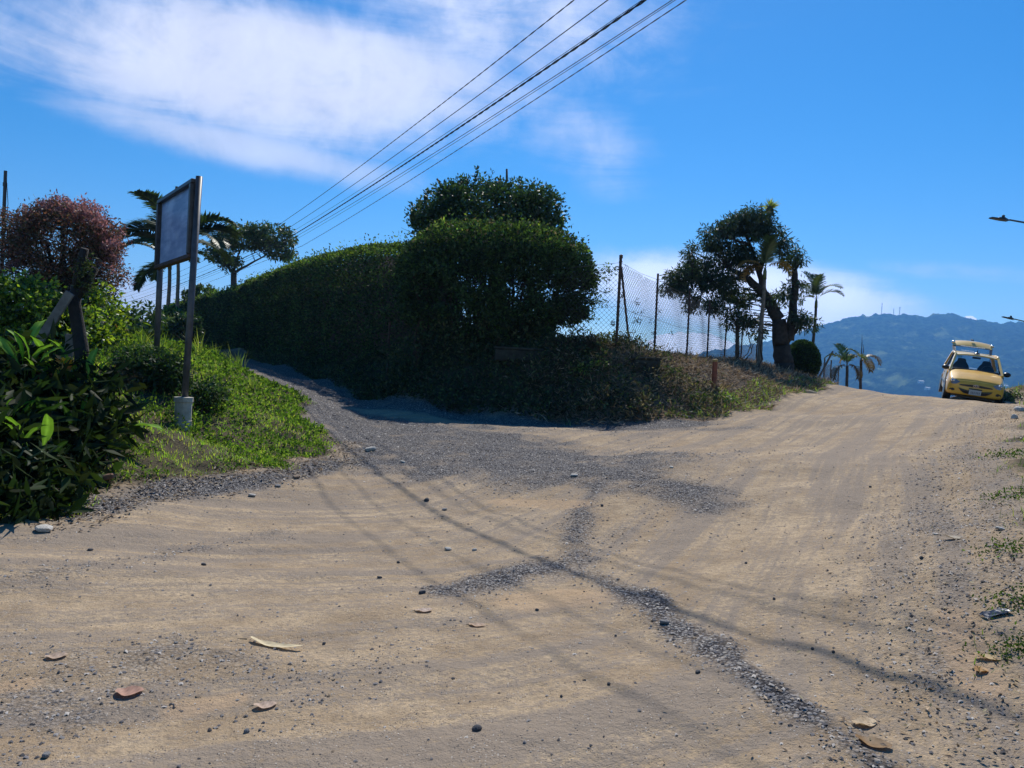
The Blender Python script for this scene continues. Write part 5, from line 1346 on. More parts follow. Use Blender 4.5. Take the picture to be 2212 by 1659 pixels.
# ------------------------------------------------------------------ yellow hatchback with its tailgate up
def build_car():
    wl, wr = at(2043, 857, 22.7), at(2151, 870, 22.1)       # front tyres on the road
    cx, cy_ = (wl.x + wr.x) / 2, (wl.y + wr.y) / 2
    yaw = R(27.0)
    back = Vector((math.sin(yaw), math.cos(yaw), 0)); lft = Vector((math.cos(yaw), -math.sin(yaw), 0))
    # three points on the road give the car its lean and pitch
    fl = Vector((cx, cy_, 0)) - lft * .7; fr = Vector((cx, cy_, 0)) + lft * .7; rc_ = Vector((cx, cy_, 0)) + back * 2.38
    for p in (fl, fr, rc_): p.z = Hm1(p.x, p.y)
    mid = (fl + fr) / 2
    X = (fr - fl).normalized(); Yb = (rc_ - mid); Yb = (Yb - X * Yb.dot(X)).normalized(); Z = X.cross(Yb).normalized()
    if Z.z < 0: Z = -Z
    org = mid - Yb * .72 * .95 + Z * .02
    car = thing('taxi_car', 'yellow hatchback with its tailgate raised, at the crest of the dirt road', 'car', org, rot=(0, 0, 0))
    M = Matrix((X, Yb, Z)).transposed(); car.rotation_euler = M.to_euler(); car.scale = (.95, .95, .95)
    YEL = pmat('yellow_car_paint', (.72, .40, .035), .4, var=.06, scale=3, coat=.5); YP = pmat('pale_yellow_panel', (.70, .47, .13), .4, coat=.5)
    GL = bpy.data.materials.new('car_glass'); GL.use_nodes = True; t = NT(GL.node_tree); t.n.clear()
    tr = t.new('ShaderNodeBsdfTransparent'); tr.inputs[0].default_value = (.86, .9, .92, 1); gs = t.new('ShaderNodeBsdfGlossy'); gs.inputs['Roughness'].default_value = .02
    fz_ = t.new('ShaderNodeFresnel'); fz_.inputs[0].default_value = 1.5; mx = t.new('ShaderNodeMixShader'); t.l.new(t.math('MULTIPLY', fz_.outputs[0], t.math('SUBTRACT', 1.0, t.new('ShaderNodeNewGeometry').outputs['Backfacing'])), mx.inputs[0]); t.l.new(tr.outputs[0], mx.inputs[1]); t.l.new(gs.outputs[0], mx.inputs[2])
    ou = t.new('ShaderNodeOutputMaterial'); t.l.new(mx.outputs[0], ou.inputs[0])
    TY = pmat('tyre_rubber', (.016, .016, .017), .85); RIM = pmat('wheel_trim', (.32, .32, .33), .4, metal=.6); SEAT = pmat('dark_seat_fabric', (.02, .02, .024), .8)
    CHR = pmat('lamp_chrome', (.75, .76, .78), .12, metal=1.0); LENS = pmat('headlamp_lens', (.20, .21, .23), .06, spec=.8, coat=1.0); PLATE = pmat('number_plate_white', (.42, .42, .40), .45)
    # lower body: stations from nose to tail
    ST = [  # y, half width, z bottom, z mid bulge, z shoulder, z top
        (0.00, .50, .28, .44, .57, .62), (.05, .66, .26, .45, .62, .70), (.14, .745, .25, .47, .67, .765), (.30, .785, .23, .50, .73, .83), (.55, .80, .20, .53, .80, .905), (.80, .80, .20, .54, .85, .965), (1.00, .80, .20, .55, .885, 1.005), (1.15, .80, .20, .55, .90, .96), (1.6, .80, .20, .55, .915, .93), (2.6, .80, .20, .56, .93, .945), (3.1, .79, .24, .57, .94, .955), (3.4, .76, .28, .58, .94, .955), (3.53, .70, .34, .58, .92, .94)]
    ST = np.array(ST); yy = np.concatenate([np.linspace(0, .14, 8)[:-1], np.linspace(.14, 1.05, 16)[:-1], np.linspace(1.05, 3.53, 20)])
    ip = lambda k: np.interp(yy, ST[:, 0], ST[:, k])
    Wd, zb, zm, zs, zt = [ip(k) for k in range(1, 6)]
    V, F, rows = [], [], 0
    def section(i):
        w_, b, m_, s_, t_ = Wd[i], zb[i], zm[i], zs[i], zt[i]
        key = np.array([(0, b), (w_ * .80, b), (w_ * .96, b + .05), (w_ * .995, (b + m_) / 2), (w_, m_), (w_ * .975, (m_ + s_) / 2), (w_ * .93, s_), (w_ * .80, s_ + (t_ - s_) * .62), (w_ * .45, t_ - .012), (0, t_)])
        tt = np.linspace(0, len(key) - 1, 28); k0 = np.minimum(tt.astype(int), len(key) - 2); f = (tt - k0)[:, None]
        p0, p1, p2, p3 = key[np.maximum(k0 - 1, 0)], key[k0], key[k0 + 1], key[np.minimum(k0 + 2, len(key) - 1)]
        c = .5 * ((2 * p1) + (-p0 + p2) * f + (2 * p0 - 5 * p1 + 4 * p2 - p3) * f ** 2 + (-p0 + 3 * p1 - 3 * p2 + p3) * f ** 3)
        half_ = c.copy(); half_[:, 0] = np.maximum(half_[:, 0], 0)
        return np.vstack([half_, (half_ * [-1, 1])[::-1][1:-1]])
    secs = [section(i) for i in range(len(yy))]; k = len(secs[0])
    for i, s_ in enumerate(secs): V += [(p[0], yy[i], p[1]) for p in s_]
    for i in range(len(yy) - 1):
        for j in range(k): F.append((i * k + j, (i + 1) * k + j, (i + 1) * k + (j + 1) % k, i * k + (j + 1) % k))
    F.append(tuple(range(k))); F.append(tuple((len(yy) - 1) * k + j for j in range(k - 1, -1, -1)))
    MB().add(V, F).build('body', YEL, car, smooth=True, local=True)
    VA = np.array(V)
    front = VA[(VA[:, 1] < .6)]
    def fy(x, z):
        d = (front[:, 0] - x) ** 2 + (front[:, 2] - z) ** 2; i = np.argsort(d)[:5]; w_ = 1 / (d[i] + 1e-4); return float((front[i, 1] * w_).sum() / w_.sum())
    def decal(name, poly, mat, off=.012, depth=.03, n=8, parent=car, smooth=False):
        """a thin fitting that follows the nose; poly: list of (x, z)"""
        c = np.mean(poly, 0); P = [c + (np.array(p) - c) * 1.0 for p in poly]; mb = MB(); m_ = len(P)
        Vd = [(p[0], fy(*p) - off, p[1]) for p in P] + [(p[0], fy(*p) + depth, p[1]) for p in P] + [(c[0], fy(*c) - off - .004, c[1])]
        Fd = [(j, (j + 1) % m_, 2 * m_) for j in range(m_)] + [(j, j + m_, (j + 1) % m_ + m_, (j + 1) % m_) for j in range(m_)]
        return mb.add(Vd, Fd).build(name, mat, parent, smooth=smooth, local=True)
    # bonnet: a slightly proud panel
    ix = [i for i in range(len(yy)) if .12 <= yy[i] <= .99]
    Vb, Fb = [], []; us = np.linspace(-1, 1, 13)
    for i in ix:
        s_ = secs[i]; h_ = s_[:28]; hi = h_[h_[:, 1] > zs[i] - .02]
        o = np.argsort(hi[:, 0])
        xm = Wd[i] * .86
        for u in us: x = abs(u) * xm; Vb.append((u * xm, yy[i], float(np.interp(x, hi[o, 0], hi[o, 1])) + .008))
    for a in range(len(ix) - 1):
        for j in range(12): Fb.append((a * 13 + j, a * 13 + j + 1, (a + 1) * 13 + j + 1, (a + 1) * 13 + j))
    MB().add(Vb, Fb).build('bonnet', YEL, car, smooth=True, local=True)
    # nose fittings
    arc = [(-.42, .585), (-.30, .598), (-.15, .612), (0, .616), (.15, .612), (.30, .598), (.42, .585), (.46, .55), (.30, .545), (.15, .54), (0, .536), (-.15, .54), (-.30, .545), (-.46, .55)]
    decal('grille', arc, BLACK, .014)
    decal('lower_grille', [(-.46, .47), (-.40, .445), (-.2, .425), (0, .42), (.2, .425), (.40, .445), (.46, .47), (.40, .39), (.30, .325), (.15, .30), (0, .295), (-.15, .30), (-.30, .325), (-.40, .39)], BLACK, .05)
    for s in (-1, 1):
        decal('fog_lamp_recess', [(s * .61, .44), (s * .69, .41), (s * .715, .36), (s * .60, .35), (s * .55, .37), (s * .565, .42)], BLACK, .014)
        hl = decal('headlamp', [(s * .44, .66), (s * .56, .715), (s * .66, .755), (s * .735, .755), (s * .755, .69), (s * .73, .605), (s * .64, .56), (s * .53, .585)], LENS, .02)
        for (x, z) in ((.655, .71), (.61, .675), (.67, .66)):
            y = fy(s * x, z); MB().lathe((s * x, y - .028, z), [(.004, -.008), (.028, -.004), (.034, .02)], 10, axis='y').build('reflector', CHR, hl, smooth=True, local=True)
    # plate, emblem
    npl = MB().box((0, fy(0, .40) - .085, .385), (.33, .012, .16), Matrix.Rotation(-.08, 3, 'X'), bev=.005).build('number_plate', PLATE, car, local=True)
    mb = MB()
    for i in range(6): mb.box((-.105 + .042 * i + (.01 if i > 2 else 0), fy(0, .40) - .0925, .375), (.026, .002, .07), Matrix.Rotation(-.08, 3, 'X'))
    mb.build('plate_characters', pmat('plate_grey', (.16, .16, .17), .5), npl, local=True)
    MB().box((0, fy(0, .48) - .05, .485), (.36, .02, .03), bev=.005).build('plate_holder', BLACK, car, local=True)
    em = MB(); y = fy(0, .58) - .03
    em.tube([(.075 * math.cos(a), y, .577 + .04 * math.sin(a)) for a in np.linspace(0, 2 * math.pi, 25)], .006, 6, cap=False)
    em.tube([(-.03, y, .55), (-.018, y, .604)], .007, 6).tube([(.018, y, .55), (.03, y, .604)], .007, 6).tube([(-.024, y, .572), (.024, y, .582)], .006, 6)
    em.build('emblem', CHR, car, local=True)
    # greenhouse
    def glass(name, pts, parent=car, mat=GL):
        nrm_ = (Vector(pts[1]) - Vector(pts[0])).cross(Vector(pts[2]) - Vector(pts[0])).normalized() * .004
        m_ = len(pts); Vg = [Vector(p) + nrm_ for p in pts] + [Vector(p) - nrm_ for p in pts]
        return MB().add(Vg, [tuple(range(m_)), tuple(range(2 * m_ - 1, m_ - 1, -1))] + [(j, j + m_, (j + 1) % m_ + m_, (j + 1) % m_) for j in range(m_)]).build(name, mat, parent, local=True)
    wsb, wst = [(-.66, .98, 1.0), (.66, .98, 1.0)], [(.56, 1.60, 1.44), (-.56, 1.60, 1.44)]
    glass('windscreen', wsb + wst)
    for s in (-1, 1):
        mb = MB(); mb.beam((s * .735, .90, .925), (s * .60, 1.60, 1.44), .085, .07, up=(s, 0, .3), bev=.012); mb.build('front_pillar', YP, car, local=True)
        mb = MB(); mb.tube([(s * .60, 1.56, 1.43), (s * .625, 2.1, 1.475), (s * .615, 2.8, 1.47), (s * .575, 3.32, 1.42)], .04, 8); mb.build('roof_rail', YP, car, smooth=True, local=True)
        MB().beam((s * .775, 2.02, .92), (s * .63, 2.05, 1.46), .05, .09, up=(0, 1, 0), bev=.01).build('door_pillar', BLACK, car, local=True)
        MB().beam((s * .745, 3.3, .93), (s * .585, 3.22, 1.42), .1, .22, up=(0, 1, 0), bev=.02).build('rear_pillar', YEL, car, local=True)
        glass('side_window', [(s * .765, 1.08, .93), (s * .772, 2.0, .93), (s * .63, 2.03, 1.44), (s * .60, 1.62, 1.42)])
        glass('side_window', [(s * .772, 2.06, .93), (s * .75, 3.15, .95), (s * .585, 3.15, 1.40), (s * .63, 2.09, 1.44)])
        # doors: shallow pressed panels with a handle
        dr = MB().add([(s * .806, 1.05, .30), (s * .806, 2.0, .30), (s * .812, 2.02, .60), (s * .79, 2.02, .90), (s * .79, 1.08, .885), (s * .812, 1.0, .58)], [(0, 1, 2, 5), (5, 2, 3, 4)] if s > 0 else [(5, 2, 1, 0), (4, 3, 2, 5)]).build('door', pmat('sun_bleached_yellow', (.62, .52, .32), .4, var=.2, scale=3, coat=.3), car, local=True)
        MB().beam((s * .82, 1.8, .80), (s * .82, 1.93, .80), .02, .025).build('door_handle', BLACK, dr, local=True)
        MB().beam((s * .81, 1.1, .50), (s * .815, 3.0, .52), .02, .05).build('side_moulding', BLACK, car, local=True)
        # mirror
        mr = MB().lathe((0, 0, 0), [(.002, -.09), (.06, -.06), (.085, 0), (.08, .035), (.02, .045)], 14, axis='y')
        mr.v = [(s * .85 + p[0] * 1.35, 1.02 + p[1], 1.0 + p[2] * .95) for p in mr.v]; mr.build('wing_mirror', BLACK, car, smooth=True, local=True)
        MB().beam((s * .74, 1.06, .95), (s * .83, 1.03, .98), .05, .035).build('mirror_arm', BLACK, car, local=True)
        for yw in (.72, 3.02):
            ar = MB().lathe((s * .70, yw, .31), [(.335, -.10), (.335, .112), (.30, .116)], 24, axis='x')
            if s < 0: ar.v = [(-(p[0] + .70) - .70, p[1], p[2]) for p in ar.v]
            ar.build('wheel_arch', BLACK, car, local=True)
            wh = MB().lathe((s * .705, yw, .29), [(.20, -.085), (.27, -.085), (.288, -.06), (.29, 0), (.288, .06), (.27, .085), (.20, .085)], 26, axis='x').build('tyre', TY, car, smooth=False, local=True)
            rm = MB().lathe((s * .705, yw, .29), [(.205, -.06 * s), (.205, .080 * s), (.19, .085 * s), (.06, .068 * s), (.05, .09 * s), (.01, .09 * s)], 20, axis='x'); rm.build('rim', RIM, wh, local=True)
    # roof
    Vr, Fr = [], []; ry = np.linspace(1.56, 3.36, 9); rx = np.linspace(-.60, .60, 9)
    for y in ry:
        f = (y - 1.56) / 1.8
        for x in rx: Vr.append((x, y, 1.452 + .055 * math.sin(math.pi * min(1, f * .8 + .12)) - .055 * (abs(x) / .6) ** 2.5))
    n9 = 9
    for lay in (0, 1):
        pass
    Vr2 = [(x, y, z - .03) for x, y, z in Vr]
    for a in range(8):
        for b in range(8): Fr.append((a * 9 + b, a * 9 + b + 1, (a + 1) * 9 + b + 1, (a + 1) * 9 + b)); Fr.append(tuple(81 + q for q in (a * 9 + b, (a + 1) * 9 + b, (a + 1) * 9 + b + 1, a * 9 + b + 1)))
    for b in range(8): Fr.append((b, 81 + b, 82 + b, b + 1)); Fr.append((72 + b, 73 + b, 81 + 73 + b, 81 + 72 + b))
    MB().add(Vr + Vr2, Fr).build('roof', YP, car, smooth=True, local=True)
    # tailgate, hinged at the back of the roof and swung up
    hg = Vector((0, 3.34, 1.45)); up_a = R(21)
    def tg(x, s_, n_=0.0): return hg + Vector((x, math.cos(up_a) * s_ - math.sin(up_a) * n_, math.sin(up_a) * s_ + math.cos(up_a) * n_))
    def slab(pts, th, bow=.0):
        P = [tg(x, s_, bow * (1 - (abs(x) / .6) ** 2)) for x, s_ in pts] + [tg(x, s_, bow * (1 - (abs(x) / .6) ** 2) - th) for x, s_ in pts]; m_ = len(pts)
        return MB().add(P, [tuple(range(m_)), tuple(range(2 * m_ - 1, m_ - 1, -1))] + [(j, j + m_, (j + 1) % m_ + m_, (j + 1) % m_) for j in range(m_)])
    tgp = None
    Vp, Fp = [], []; nx_ = 13
    for si, (s_, bow, wv) in enumerate(((.56, .03, .60), (.62, .05, .61), (.75, .07, .605), (.90, .07, .59), (.98, .05, .55), (1.0, -.03, .54), (.56, -.02, .58))):
        for q in range(nx_): x = (-1 + 2 * q / (nx_ - 1)) * wv; Vp.append(tg(x, s_ - .07 * (x / .6) ** 2, bow * (1 - .75 * (abs(x) / .62) ** 2.2)))
    for a in range(6):
        for b in range(nx_ - 1): Fp.append((a * nx_ + b, a * nx_ + b + 1, (a + 1) * nx_ + b + 1, (a + 1) * nx_ + b))
    tgp = MB().add(Vp, Fp).build('tailgate', YP, car, smooth=True, local=True)
    for s in (-1, 1):
        slab([(s * .50, .0), (s * .58, .0), (s * .62, .55), (s * .52, .55)], .05, .03).build('tailgate_frame', BLACK, tgp, local=True)
        MB().tube([(s * .57, 3.28, 1.15), tg(s * .55, .45, -.03)], .012, 6).build('gas_strut', BLACK, car, local=True)
        MB().lathe(tg(s * .60, .70, .06), [(.002, -.06), (.05, -.045), (.065, 0), (.05, .04), (.01, .05)], 12, axis='z').build('rear_lamp', pmat('lamp_glint_metal', (.8, .8, .82), .22, metal=1.0), tgp, smooth=True, local=True)  # mirror metal instead of a clear lens, chosen to catch the sun's glare
    slab([(-.58, -.02), (.58, -.02), (.58, .07), (-.58, .07)], .05, .03).build('spoiler', YP, tgp, local=True)
    rw = glass('rear_window', [tg(-.52, .06, .02), tg(.52, .06, .02), tg(.54, .54, .03), tg(-.54, .54, .03)], tgp)
    mb = MB()
    for i in range(15): x = -.36 + .05 * i; mb.add([tg(x, .46, .040), tg(x + .034, .46, .040), tg(x + .034, .50, .042), tg(x, .50, .042)], [(0, 1, 2, 3)])
    for i in range(8): x = -.34 + .05 * i; mb.add([tg(x, .09, .034), tg(x + .036, .09, .034), tg(x + .036, .115, .034), tg(x, .115, .034)], [(0, 1, 2, 3)])
    mb.build('white_lettering', pmat('white_lettering', (.75, .75, .74), .6), rw, local=True)
    MB().box(tg(-.02, .86, .14), (.10, .05, .04), bev=.008).build('tailgate_handle', BLACK, tgp, local=True)
    MB().lathe((.0, 1.78, 1.50), [(.09, 0), (.085, .03), (.03, .06), (.012, .10), (.006, .16)], 12).build('roof_fitting', BLACK, car, local=True)
    # inside
    for s in (-1, 1):
        se = MB()
        Vs = []
        for z, w_, y in ((.62, .25, 1.95), (.85, .25, 1.98), (1.02, .24, 2.05), (1.12, .19, 2.09), (1.19, .135, 2.11), (1.26, .12, 2.13), (1.29, .08, 2.14)): Vs += [(s * .36 - w_, y, z), (s * .36 + w_, y, z), (s * .36 + w_ * .9, y + .11, z), (s * .36 - w_ * .9, y + .11, z)]
        Fs = [(i * 4 + j, i * 4 + (j + 1) % 4, (i + 1) * 4 + (j + 1) % 4, (i + 1) * 4 + j) for i in range(6) for j in range(4)] + [(24, 25, 26, 27)]
        se.add(Vs, Fs).build('seat', SEAT, car, smooth=False, local=True)
    MB().box((0, 1.22, .965), (1.3, .34, .09), bev=.02).build('dashboard', SEAT, car, local=True)
    MB().tube([(.36 + .17 * math.cos(a), 1.52 + .05 * math.sin(a), 1.0 + .16 * math.sin(a)) for a in np.linspace(0, 2 * math.pi, 22)], .014, 6, cap=False).build('steering_wheel', BLACK, car, local=True)
    MB().box((0, 1.60, 1.385), (.24, .03, .065), bev=.012).build('inner_mirror', BLACK, car, local=True)
    MB().box((-.48, 1.525, 1.37), (.12, .004, .10), Matrix.Rotation(-.96, 3, 'X')).build('sticker', pmat('pale_green_sticker', (.45, .62, .58), .5), car, local=True)
    for (a, b) in (((-.1, .99, 1.015), (-.58, 1.03, 1.035)), ((.42, .99, 1.015), (-.02, 1.03, 1.035))): MB().tube([a, b], .008, 5).build('wiper', BLACK, car, local=True)
    MB().box((0, 1.8, .19), (1.2, 3.0, .05)).build('underbody', BLACK, car, local=True)
build_car()

# ------------------------------------------------------------------ loose stones, leaves and litter on the road
def stone_mesh(name, seed, flat=.6):
    r = random.Random(seed); import bmesh
    bm = bmesh.new(); bmesh.ops.create_icosphere(bm, subdivisions=2, radius=.5)
    a = [Vector((r.gauss(0, 1), r.gauss(0, 1), r.gauss(0, 1))).normalized() for _ in range(9)]; h = [r.uniform(.30, .44) for _ in range(9)]
    for v in bm.verts:
        for n_, d in zip(a, h):
            q = v.co.dot(n_)
            if q > d: v.co -= n_ * (q - d)
        v.co.z *= flat
    me = bpy.data.meshes.new(name); bm.to_mesh(me); bm.free(); return me
SM = [stone_mesh('stone', i, f) for i, f in enumerate((.7, .55, .8, .35, .6, .9))]
def stone_mat(n, c): return pmat(n, c, .9, var=.35, scale=14, bump=.004, bscale=60)
S_DK, S_GR, S_PALE, S_BR = stone_mat('dark_stone', (.07, .07, .075)), stone_mat('grey_stone', (.20, .195, .19)), stone_mat('pale_stone', (.46, .43, .38)), stone_mat('brown_stone', (.22, .16, .11))
STONES = [
 (1030, 1577, 24, 0, S_DK, 'dark stone in the near foreground, low in the middle of the photo'), (912, 1281, 20, 1, S_DK, 'dark jagged stone left of the gravel patch in mid road'),
 (968, 1186, 19, 3, S_PALE, 'flat pale-topped stone, left one of a pair in mid road'), (1025, 1190, 12, 0, S_PALE, 'small pale-topped stone, right one of a pair in mid road'),
 (921, 1083, 15, 5, S_DK, 'upright dark stone beside the wire shadow'), (960, 1102, 14, 3, S_GR, 'small flat grey stone right of the upright dark stone'),
 (1315, 1481, 11, 0, S_DK, 'dark pebble on smooth tan dirt, left of the larger dark stone by the gravel line'), (1507, 1456, 16, 1, S_DK, 'dark flat stone just left of the gravel line'),
 (1213, 1503, 9, 2, S_DK, 'small dark pebble on tan dirt, farthest left of three near the bottom'), (1240, 1032, 20, 3, S_PALE, 'pale flat stone at the foot of the lane gravel'),
 (800, 976, 26, 1, S_PALE, 'large pale stone at the grass edge by the lane mouth'), (195, 1190, 16, 3, S_DK, 'dark stone at the left, under the shaded plants'), (440, 1219, 12, 0, S_DK, 'dark stone alone on the left part of the road'),
 (532, 1586, 17, 2, S_GR, 'grey stone at the bottom left'), (95, 1153, 46, 3, S_PALE, 'broad flat pale stone at the road margin on the left'), (1880, 1052, 8, 0, S_DK, 'small dark stone high on the right of the road'),
 (1612, 1213, 8, 0, S_DK, 'small dark stone right of the gravel line, upper one'), (1672, 1290, 9, 2, S_DK, 'small dark stone right of the gravel line, lower one'), (545, 1068, 20, 3, S_PALE, 'pale stone among the litter at the grass edge'),
 (600, 1052, 16, 3, S_GR, 'grey stone among the litter at the grass edge'), (870, 1000, 13, 1, S_PALE, 'pale pebble on the lane gravel'), (2160, 1152, 24, 3, S_PALE, 'pale flat stone at the right road edge'), (2203, 888, 34, 1, S_PALE, 'white rock on the right verge, biggest of the three near the car'),
 (2178, 872, 22, 3, S_PALE, 'white stone on the right verge nearest the car'), (2190, 905, 20, 2, S_PALE, 'small white stone on the right verge below the biggest rock'), (2020, 1160, 12, 3, S_PALE, 'pale chip on the right side of the road'),
 (1755, 1405, 10, 0, S_DK, 'dark stone on the right part of the road'), (1800, 1412, 10, 2, S_DK, 'dark stone beside another on the right part of the road'), (1435, 1345, 22, 1, S_GR, 'angular grey rock in the gravel line'), (1330, 1370, 8, 0, S_DK, 'dark pebble above the smooth tan dirt in mid foreground'),
 (640, 1036, 20, 1, S_BR, 'brown stone at the grass corner'), (700, 1395, 11, 0, S_DK, 'dark stone right of the curled dry leaf'), (820, 1250, 12, 1, S_DK, 'dark stone left of the gravel patch, upper one'), (860, 1215, 9, 2, S_DK, 'dark stone left of the gravel patch, farthest up'), (100, 1640, 26, 1, S_GR, 'grey stone in the bottom left corner'), (380, 1395, 12, 3, S_GR, 'flat grey stone above the clay patch on the left'),
 (1160, 1318, 9, 0, S_DK, 'dark pebble under the gravel patch'), (1450, 1015, 12, 3, S_PALE, 'pale chip near the right end of the lane gravel'), (1300, 1095, 10, 0, S_DK, 'dark stone at the top of the gravel line'), (1990, 1212, 11, 2, S_DK, 'dark stone in the gravel near the right edge'),
]
for i, (u, v, spx, k, mt, lab) in enumerate(STONES):
    x, y = ground(u, v); d = math.hypot(x, y); s = spx * y / FPX * 1.0
    o = bpy.data.objects.new('stone', SM[k].copy() if False else SM[k]); COL.objects.link(o)
    if len(SM[k].materials) == 0: SM[k].materials.append(mt)
    o.material_slots[0].link = 'OBJECT'; o.material_slots[0].material = mt
    o.location = (x, y, Hm1(x, y) + s * .12); o.scale = (s, s * .8, s); o.rotation_euler = (random.uniform(-.2, .2), random.uniform(-.2, .2), random.uniform(0, 6))
    tag(o, lab, 'stone', 'loose stones on the dirt road')
# gravel: tens of thousands of small chips joined
def build_gravel():
    m = 420000
    a = RNG.uniform(R(-46), R(46), m); r = 2.3 * (26 / 2.3) ** (RNG.random(m) ** 1.15)
    x = r * np.sin(a); y = r * np.cos(a) - .2
    g = gravel_at(x, y); dl, db, dr = verge_masks(x, y)
    onroad = (dl < .25) & (db < .2) & (dr < .8)
    edge = np.exp(-((dl + .1) / .35) ** 2) * .55 + np.exp(-(dr / .5) ** 2) * .5
    pr = np.clip(g ** 1.4 * .8 + .022 + edge * .5 * (vnoise(x * 2, y * 2, 4) > .35), 0, 1) * np.clip(r / 7, .35, 1)
    k = onroad & (RNG.random(m) < pr); x, y, g = x[k], y[k], g[k]; n = min(len(x), 100000); x, y, g = x[:n], y[:n], g[:n]
    s = (.0028 + .0068 * RNG.random(n) ** 4) * (1 + .05 * y) * (1 + .35 * g)
    z = H(x, y) + micro(x, y, g, np.zeros(n)) + s * .12
    base = np.array([(1, 0, -.3), (-.4, .9, -.35), (-.6, -.8, -.3), (.1, .1, .75), (.6, .55, .45), (-.7, .1, .4), (.2, -.7, .35)])
    base_f = np.array([(0, 4, 3), (4, 1, 3), (1, 5, 3), (5, 2, 3), (2, 6, 3), (6, 0, 3)])
    B = base[None] * (1 + RNG.normal(size=(n, 7, 3)) * .22)
    th = RNG.random(n) * 6.283; c, s_ = np.cos(th), np.sin(th)
    X = (B[..., 0] * c[:, None] - B[..., 1] * s_[:, None]) * RNG.uniform(.7, 1.3, (n, 1)); Y = B[..., 0] * s_[:, None] + B[..., 1] * c[:, None]; Zc = B[..., 2] * RNG.uniform(.6, 1.1, (n, 1))
    V = np.stack([X * s[:, None] + x[:, None], Y * s[:, None] + y[:, None], Zc * s[:, None] + z[:, None]], -1).reshape(-1, 3)
    F = (np.arange(n)[:, None, None] * 7 + base_f[None]).reshape(-1, 3)
    pal = np.array([(.13, .125, .13), (.19, .18, .18), (.27, .255, .245), (.08, .078, .082), (.36, .33, .30), (.22, .175, .13), (.48, .44, .39)])
    C = pal[RNG.choice(7, n, p=[.20, .22, .2, .13, .11, .07, .07])] * RNG.uniform(.8, 1.2, (n, 1))
    o = big_mesh('gravel', V, F, leaf_mat('gravel_chips', 0.0, .6, .0), col=np.repeat(C, 7, 0), loc=(0, 0, 0)); tag(o, 'loose grey gravel chips scattered over the dirt road', kind='stuff')
build_gravel()
# dry leaves
def dry_leaf(u, v, L, Wd, yaw, col, lab, curl=.25, twist=.3):
    x, y = ground(u, v); z = Hm1(x, y)
    t = thing('dry_leaf', lab, 'leaf', (x, y, z), 'dry leaves lying on the dirt road')
    N = 10; V, F, C = [], [], []
    for i in range(N + 1):
        f = i / N - .5; w_ = Wd * .5 * math.sqrt(max(.01, math.sin(math.pi * (i / N * .94 + .03))))
        lift = curl * L * (2 * f) ** 2 * .22 + .003
        for k, g in ((0, -1), (1, -.4), (2, .4), (3, 1)):
            V.append((x + math.cos(yaw) * f * L - math.sin(yaw) * (g * w_ + L * .12 * (2 * f) ** 2), y + math.sin(yaw) * f * L + math.cos(yaw) * (g * w_ + L * .12 * (2 * f) ** 2), z + lift + abs(g) * w_ * twist * (1 + .5 * math.sin(i * .8 + k)) + .002 * math.sin(i * 1.3 + k)))
            C.append(np.array(col) * (1 + .25 * math.sin(i * 1.7 + k * 2)))
    for i in range(N):
        for k in range(3): F.append((i * 4 + k, i * 4 + k + 1, (i + 1) * 4 + k + 1, (i + 1) * 4 + k))
    big_mesh('blade', np.array(V), np.array(F), STRAW, t, np.array(C).clip(0, 1))
    e = Vector((x + math.cos(yaw) * -.5 * L, y + math.sin(yaw) * -.5 * L, z + curl * L * .22 + .004))
    MB().tube([e, e - V3((math.cos(yaw), math.sin(yaw), .1)) * L * .18], [.003, .0015], 4).build('stalk', pmat('dry_stalk', (.2, .14, .08), .8), t)
dry_leaf(588, 1402, .30, .045, -.28, (.66, .55, .34), 'long curled yellowish dry leaf on the left foreground of the road', .15, .35)
dry_leaf(120, 1430, .09, .06, .4, (.45, .33, .24), 'pale dry leaf at the far left of the foreground')
dry_leaf(277, 1503, .11, .08, .1, (.42, .24, .17), 'reddish dry leaf on grey gravel, left foreground')
dry_leaf(572, 1530, .09, .055, .2, (.47, .34, .25), 'pinkish crumpled dry leaf below the long curled leaf')
dry_leaf(1870, 1560, .10, .06, .3, (.48, .36, .22), 'pale dry leaf near the bottom right corner')
dry_leaf(1885, 1610, .12, .07, -.6, (.26, .15, .06), 'brown curled dry leaf at the bottom end of the gravel line')
dry_leaf(2140, 1424, .12, .05, -.35, (.50, .36, .18), 'yellow dry leaf at the right edge of the road')
dry_leaf(2065, 1168, .16, .06, -.5, (.42, .36, .27), 'pale long dry leaf among the right-hand gravel')
dry_leaf(1030, 1355, .09, .05, 0, (.40, .27, .18), 'brown flat dry leaf below the gravel patch')
dry_leaf(915, 1330, .10, .055, .3, (.44, .33, .26), 'pale crumpled dry leaf left below the gravel patch')
dry_leaf(2120, 1450, .07, .05, .9, (.40, .22, .08), 'small orange dry leaf at the right edge, below the yellow one')
